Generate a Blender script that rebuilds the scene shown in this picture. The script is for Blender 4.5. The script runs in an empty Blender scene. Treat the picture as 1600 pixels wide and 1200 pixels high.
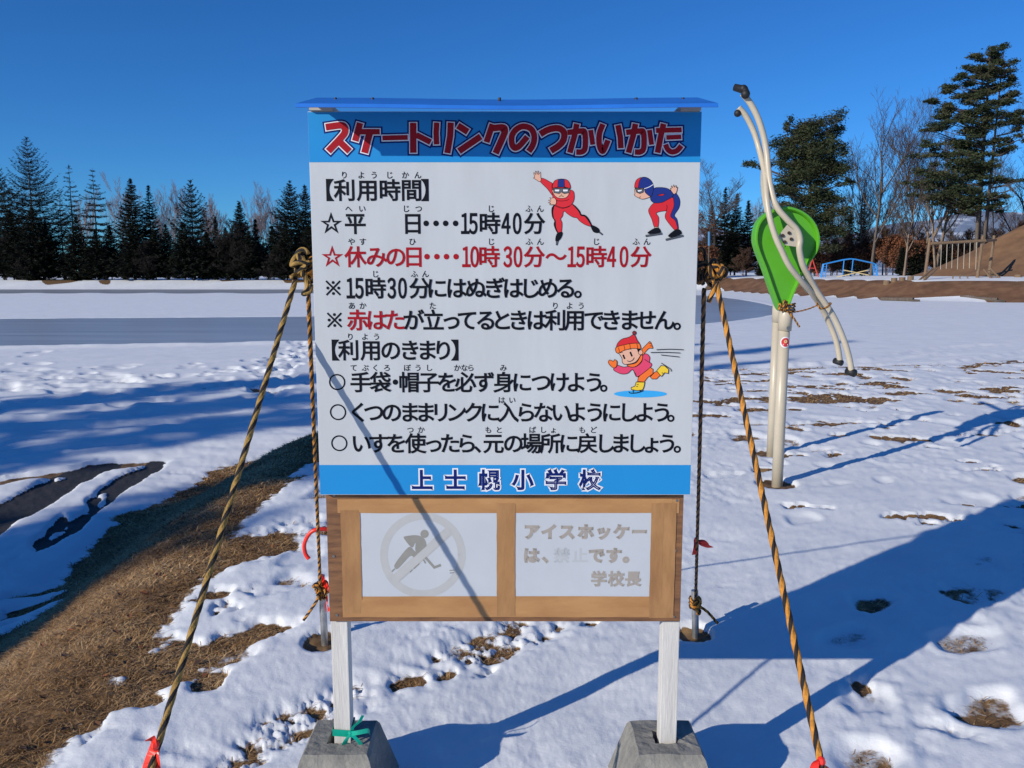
import bpy, bmesh, math, random
import numpy as np
from mathutils import Vector, Matrix
from mathutils.geometry import tessellate_polygon

C = bpy.context.scene.collection
S = bpy.context.scene
R = math.radians

# ------------------------------------------------------------------ camera
EYE, FPX, PITCH = 1.42, 1270.0, math.atan(174/1270)
cam = bpy.data.objects.new('camera', bpy.data.cameras.new('camera')); C.objects.link(cam)
cam.location = (0, 0, EYE); cam.rotation_euler = (math.pi/2 - PITCH, 0, 0)
cam.data.sensor_width = 36; cam.data.lens = 36*FPX/1600
cam.data.clip_start = .05; cam.data.clip_end = 20000
S.camera = cam

# ------------------------------------------------------------------ sky, sun, exposure
SUN_EL, SUN_AZ = R(21.6), math.atan2(-.775, -.632)          # the sun stands behind the camera on the left
wd = bpy.data.worlds.new('World'); S.world = wd; wd.use_nodes = True
nt = wd.node_tree; nt.nodes.clear()
sky = nt.nodes.new('ShaderNodeTexSky'); sky.sky_type = 'NISHITA'; sky.sun_disc = False
sky.sun_elevation = SUN_EL; sky.sun_rotation = SUN_AZ % (2*math.pi)
sky.altitude = 1200; sky.air_density = 1.0; sky.dust_density = .15; sky.ozone_density = 3.0
hs = nt.nodes.new('ShaderNodeHueSaturation'); hs.inputs['Saturation'].default_value = 1.12
hs.inputs['Hue'].default_value = .502
bg = nt.nodes.new('ShaderNodeBackground'); bg.inputs[1].default_value = .066
wo = nt.nodes.new('ShaderNodeOutputWorld')
tint = nt.nodes.new('ShaderNodeMix'); tint.data_type = 'RGBA'; tint.blend_type = 'MULTIPLY'; tint.inputs[0].default_value = 1
tint.inputs[7].default_value = (.40, 1.0, 1.62, 1)                # the cold deep blue of a winter afternoon
nt.links.new(sky.outputs[0], hs.inputs['Color']); nt.links.new(hs.outputs[0], tint.inputs[6]); nt.links.new(tint.outputs[2], bg.inputs[0]); nt.links.new(bg.outputs[0], wo.inputs[0])
sl = bpy.data.lights.new('sun', 'SUN'); sl.energy = 4.0; sl.angle = R(.5); sl.color = (1, .925, .80)
sun = bpy.data.objects.new('sun', sl); C.objects.link(sun)
sd_ = Vector((math.sin(SUN_AZ)*math.cos(SUN_EL), math.cos(SUN_AZ)*math.cos(SUN_EL), math.sin(SUN_EL)))
sun.rotation_euler = sd_.to_track_quat('Z', 'Y').to_euler()
vs = S.view_settings; vs.view_transform = 'Standard'; vs.look = 'None'; vs.exposure = 0.15; vs.gamma = 1; vs.use_curve_mapping = False

# ------------------------------------------------------------------ measuring helpers
cp, sp_ = math.cos(PITCH), math.sin(PITCH)
def ray(px, py):
    u, v = (px-800)/FPX, (600-py)/FPX
    return (u, cp + v*sp_, -sp_ + v*cp)
def at(px, py, Y):
    d = ray(px, py); t = Y/d[1]
    return Vector((d[0]*t, Y, EYE + d[2]*t))

# ------------------------------------------------------------------ materials
def sc(h):
    """sRGB 0-255 triple to linear rgba"""
    return tuple(((c/255)/12.92 if c/255 <= .04045 else ((c/255+.055)/1.055)**2.4) for c in h) + (1,)
MATS = {}
def mat(name, col, rough=.6, var=.0, scale=8., metal=0., bump=0., bscale=60., col2=None, stretch=None, spec=None, thr=None, back=None):
    """a procedural surface: two tones mixed by noise, optional bump"""
    if name in MATS: return MATS[name]
    m = bpy.data.materials.new(name); m.use_nodes = True; MATS[name] = m
    n, l = m.node_tree.nodes, m.node_tree.links
    b = n['Principled BSDF']; b.inputs['Roughness'].default_value = rough; b.inputs['Metallic'].default_value = metal
    if spec is not None: b.inputs['Specular IOR Level'].default_value = spec
    tc = n.new('ShaderNodeTexCoord'); mp = n.new('ShaderNodeMapping'); l.new(tc.outputs['Object'], mp.inputs[0])
    if stretch: mp.inputs['Scale'].default_value = stretch
    nz = n.new('ShaderNodeTexNoise'); nz.inputs['Scale'].default_value = scale; nz.inputs['Detail'].default_value = 6
    nz.inputs['Roughness'].default_value = .62
    l.new(mp.outputs[0], nz.inputs['Vector'])
    rp = n.new('ShaderNodeValToRGB'); lo, hi = thr or (.32, .68)
    rp.color_ramp.elements[0].position = lo; rp.color_ramp.elements[1].position = hi
    c2 = col2 or tuple(max(0, c*(1-var)) for c in col[:3]) + (1,)
    c1 = col if col2 else tuple(min(1, c*(1+var*.5)) for c in col[:3]) + (1,)
    rp.color_ramp.elements[0].color = c2; rp.color_ramp.elements[1].color = c1
    l.new(nz.outputs['Fac'], rp.inputs[0]); l.new(rp.outputs[0], b.inputs['Base Color'])
    if bump:
        n2 = n.new('ShaderNodeTexNoise'); n2.inputs['Scale'].default_value = bscale; n2.inputs['Detail'].default_value = 5
        l.new(mp.outputs[0], n2.inputs['Vector'])
        bp = n.new('ShaderNodeBump'); bp.inputs['Strength'].default_value = bump; bp.inputs['Distance'].default_value = .01
        l.new(n2.outputs['Fac'], bp.inputs['Height']); l.new(bp.outputs[0], b.inputs['Normal'])
    return m

M_WHITE = mat('board_white_film', (.50, .525, .545, 1), .45, .07, 2.2, spec=.25, stretch=(5, 1, 1))
M_CYAN = mat('board_blue_film', (.016, .245, .58, 1), .45, .06, 4, spec=.2)
M_BLACK = mat('vinyl_black', (.005, .006, .010, 1), .5, .1, spec=.15)
M_RED = mat('vinyl_red', (.33, .008, .016, 1), .5, .08, spec=.15)
M_NAVY = mat('vinyl_navy', (.003, .014, .13, 1), .5, .08, spec=.15)
M_LWHITE = mat('vinyl_white', (.75, .76, .8, 1), .4, .03)
M_SKIN = mat('print_skin', (.72, .40, .28, 1), .5, .03)
M_PRED = mat('print_red', (.62, .012, .02, 1), .5, .05)
M_PNAVY = mat('print_navy', (.004, .02, .19, 1), .5, .05)
M_PORANGE = mat('print_orange', (.85, .16, .015, 1), .5, .05)
M_PPINK = mat('print_pink', (.70, .05, .13, 1), .5, .05)
M_PYEL = mat('print_yellow', (.80, .55, .03, 1), .5, .05)
M_PGREY = mat('print_grey', (.10, .11, .13, 1), .5, .05)
M_PBLUE = mat('print_sky_blue', (.03, .36, .75, 1), .5, .03)
M_PDRED = mat('print_dark_red', (.22, .01, .02, 1), .5, .05)
M_PLY = mat('plywood', (.25, .115, .045, 1), .65, 0, 6, col2=(.105, .045, .02, 1), stretch=(2, 2, 14), bump=.15, bscale=30)
M_TAPE = mat('kraft_tape', (.45, .24, .092, 1), .5, 0, 7, col2=(.35, .17, .06, 1), stretch=(1, 1, 3), bump=.12, bscale=25)
M_TAPE2 = mat('kraft_tape_vertical', (.40, .21, .08, 1), .5, 0, 7, col2=(.28, .135, .05, 1), stretch=(3, 1, 1), bump=.12, bscale=25)
M_PAPER = mat('paper', (.47, .50, .54, 1), .7, .04, 9, bump=.05, bscale=12)
M_FADE = mat('faded_ink', (.34, .305, .27, 1), .7, .08, 30)
M_FADE2 = mat('very_faded_ink', (.435, .455, .475, 1), .7, .03, 30)
M_RING = mat('faded_ring_ink', (.425, .43, .43, 1), .7, .05, 30)
M_PICT = mat('faded_figure_ink', (.25, .245, .225, 1), .7, .08, 30)
M_ROOF = mat('blue_roof_sheet', (.025, .17, .62, 1), .3, .12, 9)
M_POST = mat('white_painted_wood', (.66, .64, .60, 1), .6, 0, 5, col2=(.52, .50, .47, 1), stretch=(9, 9, 1), bump=.18, bscale=25)
M_BRK = mat('bare_batten', (.42, .38, .32, 1), .7, .2)
M_CONC = mat('concrete', (.27, .26, .23, 1), .9, 0, 12, col2=(.13, .128, .12, 1), bump=.6, bscale=55, thr=(.25, .6))
M_STEEL = mat('galvanised_steel', (.45, .45, .44, 1), .38, .35, 25, metal=.8)
M_SCREW = mat('screw_metal', (.25, .25, .25, 1), .4, .2, metal=.8)
M_OLIVE = mat('rope_olive_yellow', (.36, .215, .05, 1), .75, .35, 90, bump=.4, bscale=300)
M_ORANGE = mat('rope_orange_yellow', (.55, .23, .025, 1), .7, .3, 90, bump=.4, bscale=300)
M_RBLACK = mat('rope_black', (.013, .010, .010, 1), .8, .3, 90, bump=.4, bscale=300)
M_RIB = mat('red_tape', (.85, .035, .02, 1), .35, .15, 25)
M_GRIB = mat('green_tape', (.0, .33, .23, 1), .3, .15, 25)
M_CREAM = mat('cream_enamel', (.50, .44, .335, 1), .38, .07, 6)
M_GREEN = mat('green_plastic', (.095, .38, .016, 1), .42, .08, 5)
M_RUB = mat('black_rubber', (.012, .012, .014, 1), .6, .1)
M_STICK = mat('sticker_red', (.55, .03, .03, 1), .4, .05)
M_BLUEP = mat('blue_enamel', (.03, .25, .65, 1), .4, .1)
M_REDP = mat('red_enamel', (.55, .06, .05, 1), .4, .1)
M_YELP = mat('cream_bar_enamel', (.75, .58, .28, 1), .4, .1)
M_LOG = mat('weathered_log', (.20, .13, .075, 1), .8, .4, 4, stretch=(6, 6, 1))
M_BARK = mat('dark_bark', (.045, .034, .026, 1), .9, .4, 6)
M_BARK2 = mat('grey_brown_bark', (.12, .095, .075, 1), .9, .4, 4, stretch=(3, 3, .6))
M_BARK3 = mat('tan_bark', (.24, .18, .13, 1), .9, .4, 2, stretch=(3, 3, .6))
M_BIRCH = mat('birch_bark', (.36, .32, .32, 1), .8, .45, 3)
M_BTWIG = mat('birch_twigs', (.21, .155, .155, 1), .9, .3, .3)
M_TWIG = mat('bare_twigs', (.085, .062, .05, 1), .9, .3, .3)
M_SHRUB = mat('dark_shrub_twigs', (.018, .013, .010, 1), .9, .4, .3)
M_BRUSH = mat('brown_shrub_twigs', (.085, .045, .028, 1), .9, .4, .3)
M_NEED = mat('spruce_needles', (.016, .021, .014, 1), .8, 0, .35, col2=(.007, .009, .007, 1), spec=.2)
M_NEED2 = mat('fir_needles', (.026, .034, .018, 1), .8, 0, .35, col2=(.010, .013, .009, 1), spec=.2)
M_PINE = mat('pine_needles', (.050, .062, .026, 1), .8, 0, .5, col2=(.016, .026, .014, 1), spec=.2)
M_PINE2 = mat('pine_needles_warm', (.075, .075, .034, 1), .8, 0, .5, col2=(.020, .028, .016, 1), spec=.2)
M_OAK = mat('dry_oak_leaves', (.22, .075, .026, 1), .8, 0, .5, col2=(.075, .032, .018, 1))

# ------------------------------------------------------------------ object helpers
def link(o, parent=None):
    C.objects.link(o)
    if parent is not None: o.parent = parent
    return o
def tag(o, label, cat, group=None, kind=None):
    if label: o['label'] = label
    if cat: o['category'] = cat
    if group: o['group'] = group
    if kind: o['kind'] = kind
    return o
def empty(name, loc, label, cat, group=None):
    o = bpy.data.objects.new(name, None); o.location = loc; o.empty_display_size = .2
    link(o); bpy.context.view_layer.update()
    return tag(o, label, cat, group)

class MB:
    """collects vertices and faces in world coordinates and links them as one mesh object"""
    def __init__(s): s.v, s.f, s.m = [], [], []
    def add(s, vs, fs, mi=0):
        o = len(s.v); s.v += [tuple(p) for p in vs]; s.f += [tuple(i+o for i in f) for f in fs]; s.m += [mi]*len(fs)
    def box(s, a, b, mi=0):
        x0, y0, z0 = a; x1, y1, z1 = b
        s.add([(x0,y0,z0),(x1,y0,z0),(x1,y1,z0),(x0,y1,z0),(x0,y0,z1),(x1,y0,z1),(x1,y1,z1),(x0,y1,z1)],
              [(0,3,2,1),(4,5,6,7),(0,1,5,4),(1,2,6,5),(2,3,7,6),(3,0,4,7)], mi)
    def tube(s, pts, rad, n=10, mi=0, cap=True):
        pts = [Vector(p) for p in pts]; rr = rad if isinstance(rad, (list, tuple)) else [rad]*len(pts)
        vs, fs = [], []; prev = None
        for i, p in enumerate(pts):
            t = (pts[min(i+1, len(pts)-1)] - pts[max(i-1, 0)])
            if t.length < 1e-9: t = Vector((0, 0, 1))
            t.normalize()
            if prev is None:
                a = Vector((0, 0, 1)) if abs(t.z) < .9 else Vector((1, 0, 0))
                nrm = t.cross(a).normalized()
            else:
                nrm = (prev - t*prev.dot(t)).normalized()
            prev = nrm; bn = t.cross(nrm)
            for k in range(n):
                a = 2*math.pi*k/n
                vs.append(p + (nrm*math.cos(a) + bn*math.sin(a))*rr[i])
        for i in range(len(pts)-1):
            for k in range(n):
                fs.append((i*n+k, i*n+(k+1) % n, (i+1)*n+(k+1) % n, (i+1)*n+k))
        if cap:
            fs.append(tuple(range(n-1, -1, -1))); fs.append(tuple((len(pts)-1)*n+k for k in range(n)))
        s.add(vs, fs, mi)
    def ball(s, c, r, n=12, mi=0, sq=(1, 1, 1)):
        vs, fs = [], []; m = n//2
        for i in range(m+1):
            th = math.pi*i/m
            for k in range(n):
                a = 2*math.pi*k/n
                vs.append((c[0]+r*sq[0]*math.sin(th)*math.cos(a), c[1]+r*sq[1]*math.sin(th)*math.sin(a), c[2]+r*sq[2]*math.cos(th)))
        for i in range(m):
            for k in range(n): fs.append((i*n+k, (i+1)*n+k, (i+1)*n+(k+1) % n, i*n+(k+1) % n))
        s.add(vs, fs, mi)
    def build(s, name, mats, parent=None, smooth=False, bevel=0):
        if not isinstance(mats, (list, tuple)): mats = [mats]
        me = bpy.data.meshes.new(name)
        off = Vector((0, 0, 0))
        if parent is not None: off = parent.matrix_world.translation
        me.from_pydata([(x-off.x, y-off.y, z-off.z) for x, y, z in s.v], [], s.f)
        for m in mats: me.materials.append(m)
        if len(mats) > 1: me.polygons.foreach_set('material_index', s.m)
        me.update()
        if bevel:
            bm = bmesh.new(); bm.from_mesh(me)
            bmesh.ops.bevel(bm, geom=[e for e in bm.edges], offset=bevel, segments=2, affect='EDGES', profile=.6)
            bm.to_mesh(me); bm.free()
        if smooth: me.polygons.foreach_set('use_smooth', [True]*len(me.polygons))
        o = bpy.data.objects.new(name, me); link(o, parent)
        if parent is None: bpy.context.view_layer.update()
        else:
            o.matrix_parent_inverse.identity(); bpy.context.view_layer.update()
        return o

def spline(pts, closed=False, k=6):
    """Catmull-Rom through 2D or 3D points"""
    P = [np.array(p, float) for p in pts]; n = len(P); out = []
    rng = range(n) if closed else range(n-1)
    for i in rng:
        p1, p2 = P[i], P[(i+1) % n]
        p0 = P[(i-1) % n] if closed or i > 0 else p1
        p3 = P[(i+2) % n] if closed or i+2 < n else p2
        for j in range(k):
            t = j/k
            out.append(.5*((2*p1) + (p2-p0)*t + (2*p0-5*p1+4*p2-p3)*t*t + (3*p1-p0-3*p2+p3)*t**3))
    if not closed: out.append(P[-1])
    return [tuple(q) for q in out]

def ribbon2(pts, w, ext=0):
    """outline of a thick 2D polyline, mitred, with flat caps"""
    P = [np.array(p, float) for p in pts]
    if ext:
        a = P[0]-P[1]; P[0] = P[0] + a/np.linalg.norm(a)*ext
        b = P[-1]-P[-2]; P[-1] = P[-1] + b/np.linalg.norm(b)*ext
    L, Rr = [], []
    for i in range(len(P)):
        d1 = P[i]-P[i-1] if i > 0 else P[1]-P[0]
        d2 = P[i+1]-P[i] if i < len(P)-1 else d1
        d1 = d1/np.linalg.norm(d1); d2 = d2/np.linalg.norm(d2)
        n1 = np.array((-d1[1], d1[0])); n2 = np.array((-d2[1], d2[0])); n = n1+n2; n = n/np.linalg.norm(n)
        m = n*(w/2/max(.5, float(n.dot(n1))))
        L.append(P[i]+m); Rr.append(P[i]-m)
    return L, Rr

def smooth_noise():
    rs = np.random.RandomState(7); T = rs.rand(256, 256)
    def vn(x, y):
        xi = np.floor(x).astype(int); yi = np.floor(y).astype(int); fx = x-xi; fy = y-yi
        fx = fx*fx*fx*(fx*(fx*6-15)+10); fy = fy*fy*fy*(fy*(fy*6-15)+10)
        a = T[xi % 256, yi % 256]; b = T[(xi+1) % 256, yi % 256]; c = T[xi % 256, (yi+1) % 256]; d = T[(xi+1) % 256, (yi+1) % 256]
        return (a*(1-fx)+b*fx)*(1-fy) + (c*(1-fx)+d*fx)*fy
    def fbm(x, y, o=4, g=.5):
        x = np.asarray(x, float); y = np.asarray(y, float); s = 0; a = 1; t = 0
        for i in range(o):
            c, q = math.cos(i*1.1), math.sin(i*1.1)
            s = s + a*vn(x*c-y*q+17.3*i, x*q+y*c+9.1*i); t += a; a *= g; x = x*2.03; y = y*2.03
        return s/t
    return fbm
fbm = smooth_noise()
def sstep(a, b, x):
    t = np.clip((x-a)/(b-a), 0, 1); return t*t*(3-2*t)
def poly_sd(pts, x, y):
    """distance to an open polyline, positive on its left-hand side"""
    best = np.full(x.shape, 1e9); sign = np.ones(x.shape)
    for (x0, y0), (x1, y1) in zip(pts[:-1], pts[1:]):
        dx, dy = x1-x0, y1-y0; L2 = dx*dx+dy*dy
        t = np.clip(((x-x0)*dx+(y-y0)*dy)/L2, 0, 1)
        d = np.hypot(x-x0-t*dx, y-y0-t*dy); cr = dx*(y-y0)-dy*(x-x0)
        m = d < best - 1e-9
        best = np.where(m, d, best); sign = np.where(m, np.sign(cr), sign)
    return best*sign

# ================================================================== THE GROUND
PLATEAU = [(-1.55,-40),(-1.55,2),(-1.62,4),(-1.72,6.6),(-1.45,8.3),(-.6,9.8),(1,11.2),(3,11.9),(5.5,12.5),(9,13.3),(20,16),(60,26)]
FARBANK = [(-900,106),(-60,106),(-10,107),(14,106),(22,103),(25.3,96),(25.8,81),(29.7,65),(37,59),(60,54),(700,20)]
RINK = -.78
rsn = random.Random(3)
DENTS = []                                   # x, y, radius, depth, stretch angle
def trail(x0, y0, x1, y1, step, r, dep, side=.12, jit=.05):
    L = math.hypot(x1-x0, y1-y0); n = int(L/step); a = math.atan2(y1-y0, x1-x0)
    for i in range(n):
        t = i/n; s = side if i % 2 else -side
        DENTS.append((x0+(x1-x0)*t-math.sin(a)*s+rsn.gauss(0, jit), y0+(y1-y0)*t+math.cos(a)*s+rsn.gauss(0, jit), r*rsn.uniform(.8, 1.2), dep*rsn.uniform(.6, 1.2), a))
# trodden trails on the plateau right of the board and beyond it
trail(1.2, 3.0, 4.6, 5.2, .42, .10, .045); trail(2.4, 2.6, 5.5, 4.8, .45, .10, .05); trail(2.6, 4.4, 6.5, 8.5, .42, .10, .05)
trail(1.0, 2.35, 2.4, 3.2, .3, .09, .05); trail(-.8, 8.2, -1.2, 3.0, .5, .10, .03); trail(-1.1, 3.9, -.3, 7.5, .5, .1, .03)
for i in range(300):
    x = rsn.uniform(.4, 11); y = rsn.uniform(6.3, 12.3)
    DENTS.append((x, y, rsn.uniform(.07, .14), rsn.uniform(.015, .05), rsn.uniform(0, 3)))
for i in range(26):
    DENTS.append((rsn.uniform(-1.6, -.4), rsn.uniform(2.6, 8.5), rsn.uniform(.03, .08), rsn.uniform(.008, .022), rsn.uniform(0, 3)))
for i in range(24):
    DENTS.append((rsn.uniform(1.2, 5.5), rsn.uniform(2.6, 6), rsn.uniform(.04, .09), rsn.uniform(.01, .03), rsn.uniform(0, 3)))
# footprints across the low snow by the rink
trail(-4.6, 13.6, -5.9, 24.8, .3, .15, .09, .25, .25); trail(-5.2, 15.0, -6.3, 24.6, .3, .15, .09, .3, .25)
trail(-14, 15.0, -12.5, 22.4, .7, .2, .1, .2, .2); trail(-12, 13.6, -5.5, 17.5, .7, .17, .09, .2, .2)
trail(-9.5, 12.5, -4.5, 16, .6, .2, .09, .2, .25); trail(-13, 14.4, -7.0, 15.9, .7, .17, .09, .2, .25)
for i in range(120):
    DENTS.append((rsn.uniform(-14, -3), rsn.uniform(12, 19), rsn.uniform(.1, .28), rsn.uniform(.03, .09), rsn.uniform(0, 3)))
RUTS = [((-14,13.2),(-4.5,15.5),.35),((-13,12.2),(-5,13.2),.45),((-13.5,14.8),(-6,17.2),.3),((-12,11),(-4.4,12.3),.5),((-9,9.6),(-4,11.8),.4),
        ((-7.5,8.6),(-4.2,10.2),.3),((-14,13.9),(-8,16.2),.25),((-6.5,7.8),(-3.9,9.4),.35),((6,18),(15,24.5),.5),((7,17.2),(18,24),.5),((3,17),(12,21),.6)]
HOLES = [(1.77,5.3,.13),(2.02,6.2,.13),(-.715,2.95,.085),(.703,3.0,.075)]

def ground_fields(x, y):
    """height of the bare soil, depth of snow on it, asphalt share"""
    sd = poly_sd(PLATEAU, x, y)                        # positive beyond the plateau edge
    sd = sd + .22*(fbm(x*.6+5, y*.6, 3)-.5)*2
    plat = 1 - sstep(-.1, 1.75, sd)
    z = RINK*(1-plat)
    z = z + .05*(fbm(x*.5, y*.5, 3)-.5)*plat
    fb = poly_sd(FARBANK, x, y)
    right = sstep(21, 26, x)
    z = z + (1.16*(1-right)+1.52*right)*sstep(0, 4.2, fb) + .25*sstep(4.2, 14, fb)*right
    z = z + .15*sstep(4, 60, fb)*(fbm(x*.02, y*.02, 2)-.5)*2
    # snow depth
    near = sstep(60, 25, y)
    n1 = fbm(x*1.6+3, y*1.6+11, 5, .55); n2 = fbm(x*5.5, y*5.5, 4, .6); n3 = fbm(x*.45+8, y*.45+2, 3)
    dep = .050 + .018*(n1-.5)*2 + .007*(n2-.5)*2 + .006*(fbm((x*.63-y*.78)*9, (x*.78+y*.63)*2.2, 4, .6)-.5)*2*plat
    bank = sstep(-.35, .15, sd)*(1-sstep(1.5, 2.1, sd))*sstep(10.6, 8.2, y)   # the dry grass bank left of the board
    bank2 = sstep(-.5, .1, sd)*(1-sstep(.6, 1.6, sd))*sstep(8.5, 10.5, y)*.35
    dep = dep - .17*bank - bank2*.10
    ragged = sstep(-.85, -.1, sd)*(1-sstep(0, .3, sd))*sstep(10.6, 8.2, y)
    rg = fbm((x*.8+y*.6)*1.5+3, (y*.8-x*.6)*2.7, 5, .66); dep = dep - ragged*.12*sstep(.50, .64, rg)
    low = sstep(.85, 1.7, sd)*sstep(8.2, 5.0, y)                              # snow tongues low on the bank, near the path
    dep = dep + low*.16*sstep(.42, .56, fbm((x*.8+y*.6)*.9+2, (y*.8-x*.6)*2.4, 4))
    far_r = sstep(6.0, 9.0, y)*sstep(.3, 1.6, x)*plat
    ny = fbm(x*1.5+1, y*3.3, 5, .6)
    dep = dep - far_r*.17*sstep(.60, .74, ny) - far_r*.045*(n2-.45)
    mid_r = sstep(.7, 1.6, x)*sstep(2.0, 3.0, y)*(1-far_r)*plat
    nm = fbm(x*2.1+9, y*4.2+4, 4, .55)
    dep = dep - mid_r*.16*sstep(.74, .84, nm)
    # wheel track by the left foot
    ux, uy = .70, .714; px, py = x+.50, y-2.53
    along = px*ux+py*uy; across = -px*uy+py*ux + .03*np.sin(along*2.2)
    tr = (1-sstep(.06, .17, np.abs(across)))*sstep(-1.3, -.9, along)*(1-sstep(1.5, 2.6, along))
    tread = .5+.5*np.sin(along*62+np.abs(across)*30)
    dep = dep - tr*(.022+.014*tread*sstep(.35, .6, n1))
    spk = tr*sstep(.47, .60, fbm(x*3.1+1, y*3.1+8, 4)); dep = dep*(1-spk) + spk*(.004+.05*(fbm(x*24, y*24+3, 4, .65)-.5)*2)
    rim = np.exp(-((np.abs(across)-.2)/.05)**2)*sstep(-1.3, -.9, along)*(1-sstep(1.5, 2.6, along))
    dep = dep + rim*.018*(n2*1.6)
    # low ground: path of dark asphalt half hidden by snow, ruts, ice field
    lowg = 1-plat
    pathx = x + 4.25 + .09*(y-7) + .25*(fbm(y*.5, y*.1+3, 2)-.5)
    wob = .10*(fbm(x*2.5, y*1.2, 3)-.5)*2
    pm = np.maximum(1-sstep(.07, .17, np.abs(pathx-.33+wob)), 1-sstep(.12, .27, np.abs(pathx+.30+wob)))*sstep(9.4, 8.3, y+2*wob)*lowg
    dep = dep - pm*.30*sstep(.40, .50, fbm(x*1.9+y*.5, y*.55+3, 4)+.16*sstep(8.2, 6.0, y))
    dep = dep + lowg*sstep(9, 14, y)*.02
    roughl = lowg*sstep(18, 12, y)*sstep(0, -3, x)
    dep = dep + roughl*.06*(fbm(x*.8+y*.5, y*2.2, 5, .6)-.5)*2
    roughr = lowg*sstep(2, 6, x)*sstep(34, 20, y)
    dep = dep + roughr*.05*(fbm(x*.35+y*.2, y*.9, 4, .55)-.5)*2
    dep = dep + .024*(fbm(x*17+2, y*17, 4, .62)-.5)*2*sstep(16, 8, y)*(1-sstep(.008, .040, dep))
    # the far banks: bare brown earth on the slope right of the rink
    brown = right*sstep(-.2, .5, fb)*(1-sstep(4.3, 5.0, fb))*(1-sstep(101, 104, y))
    thin = (1-right)*sstep(3.2, 4.4, fb)*(1-sstep(7, 9, fb))*sstep(.42, .58, fbm(x*.12, y*.2, 3))
    woods = (1-right)*sstep(6, 9, fb)*(1-sstep(20, 34, fb))*.5 + right*sstep(12, 16, fb)*(1-sstep(28, 40, fb))*.9*sstep(.40, .55, fbm(x*.12+4, y*.3, 3))
    dep = dep - .25*brown - .2*thin - .12*woods*sstep(.40, .6, fbm(x*.2, y*.2, 3))
    for (hx, hy, hr) in HOLES:
        r = np.hypot((x-hx), (y-hy)*.9); dep = dep - .12*(1-sstep(hr*.7, hr*1.15, r)) 
    # grassy clods showing beside the track
    for (gx, gy, gr) in [(-.06, 2.72, .07), (.28, 3.08, .06), (-.38, 2.62, .07), (-.24, 2.68, .06), (1.20, 2.62, .045), (-1.05, 2.62, .07), (-.95, 3.05, .11)]:
        ga, gb = (x-gx)*.7+(y-gy)*.7, (y-gy)*.7-(x-gx)*.7
        r = np.hypot(ga*.65, gb*1.25)+.22*(n2-.5)+.16*(n1-.5); dep = dep - .10*(1-sstep(gr*.3, gr*1.3, r))
    return z, dep, pm, brown, sd, plat

def dent_field(x, y):
    h = np.zeros_like(x); wx = .12*(fbm(x*3.1+4, y*3.1, 3)-.5)*2; wy = .12*(fbm(x*3.1, y*3.1+9, 3)-.5)*2
    x = x+wx; y = y+wy
    order = np.argsort(y); ys = y[order]
    for (dx, dy, r, d, a) in DENTS:
        i0, i1 = np.searchsorted(ys, [dy-3*r, dy+3*r]); idx = order[i0:i1]
        idx = idx[np.abs(x[idx]-dx) < 3*r]
        if not len(idx): continue
        ca, sa = math.cos(a), math.sin(a); ux = x[idx]-dx; uy = y[idx]-dy
        q = ((ux*ca+uy*sa)/1.5)**2 + (-ux*sa+uy*ca)**2; q = q/(r*r)
        h[idx] += -d*np.exp(-q**3*1.2) + d*.16*np.exp(-(np.sqrt(q)-1.35)**2*14)
    for (a, b, w) in RUTS:
        dx, dy = b[0]-a[0], b[1]-a[1]; L = math.hypot(dx, dy)
        s = ((x-a[0])*dx+(y-a[1])*dy)/L; c = (-(x-a[0])*dy+(y-a[1])*dx)/L + .25*np.sin(s*.7+a[1])
        m = sstep(-.5, .8, s)*(1-sstep(L-.8, L+.5, s))
        h += m*(-.055*np.exp(-(c/(w*.45))**2) + .045*np.exp(-((np.abs(c)-w*.75)/(w*.25))**2))
    return h

ICE_OUT = [(-75,11),(-40,17.5),(-14.6,23.1),(-6.3,24.9),(2,28.6),(9.6,35.2),(14.6,44),(17.3,57),(17.6,75),(12,92),(0,100.5),(-25,102.3),(-75,102.6)]
ICE_IN = [(-75,30.5),(-40,34.5),(-23,37.1),(-9.9,39.2),(-3,43),(1,50),(3,62),(2,74),(-5,81),(-20,83.5),(-45,84),(-75,84)]
def poly_region(x, y):
    """the little snow bank thrown up along both edges of the ice"""
    out = np.zeros_like(x); k = np.where((y > 8) & (y < 112) & (np.abs(x) < 90))[0]
    if len(k):
        a, b = x[k], y[k]; h = 0
        for P in (ICE_OUT, ICE_IN):
            d = poly_sd([p for p in spline(P, k=3)], a, b)
            w = .25+.004*b
            if P is ICE_OUT: d = -d
            h = h + np.exp(-((d-w*.5)/w)**2)*(.035+.06*fbm(a*.8, b*.8, 4, .6))
        out[k] = h
    return out

def full_ground(x, y):
    z, dep, pm, brown, sd, plat = ground_fields(x, y)
    dn = dent_field(x, y)
    fine = (.0022*(fbm(x*26, y*26, 4, .65)-.5)*2 + (.0045)*(fbm((x*.63-y*.78)*24, (x*.78+y*.63)*5, 4, .6)-.5)*2)*sstep(16, 6, y)
    rough_ = sstep(.45, .62, fbm(x*.9+7, y*.9, 3))*plat; fine = fine + rough_*.011*(fbm(x*13, y*13+5, 4, .62)-.5)*2*sstep(20, 9, y)
    d2 = .046*np.tanh(dep/.075) + dn*.62 + fine
    wet = poly_region(x, y)
    d2 = d2 + (1-plat)*(1-sstep(.2, .4, pm))*sstep(9.0, 10.5, y)*.05*(1-sstep(98, 104, y))*(1-brown) + wet*(1-brown)
    soil = .012*(fbm(x*14+3, y*14, 4, .65)-.5)*2*sstep(25, 8, y)
    ht = z + np.where(d2 > 0, d2, .25*np.maximum(d2, -.06)*0 + soil)
    return ht, d2, pm, brown, sd, plat

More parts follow.
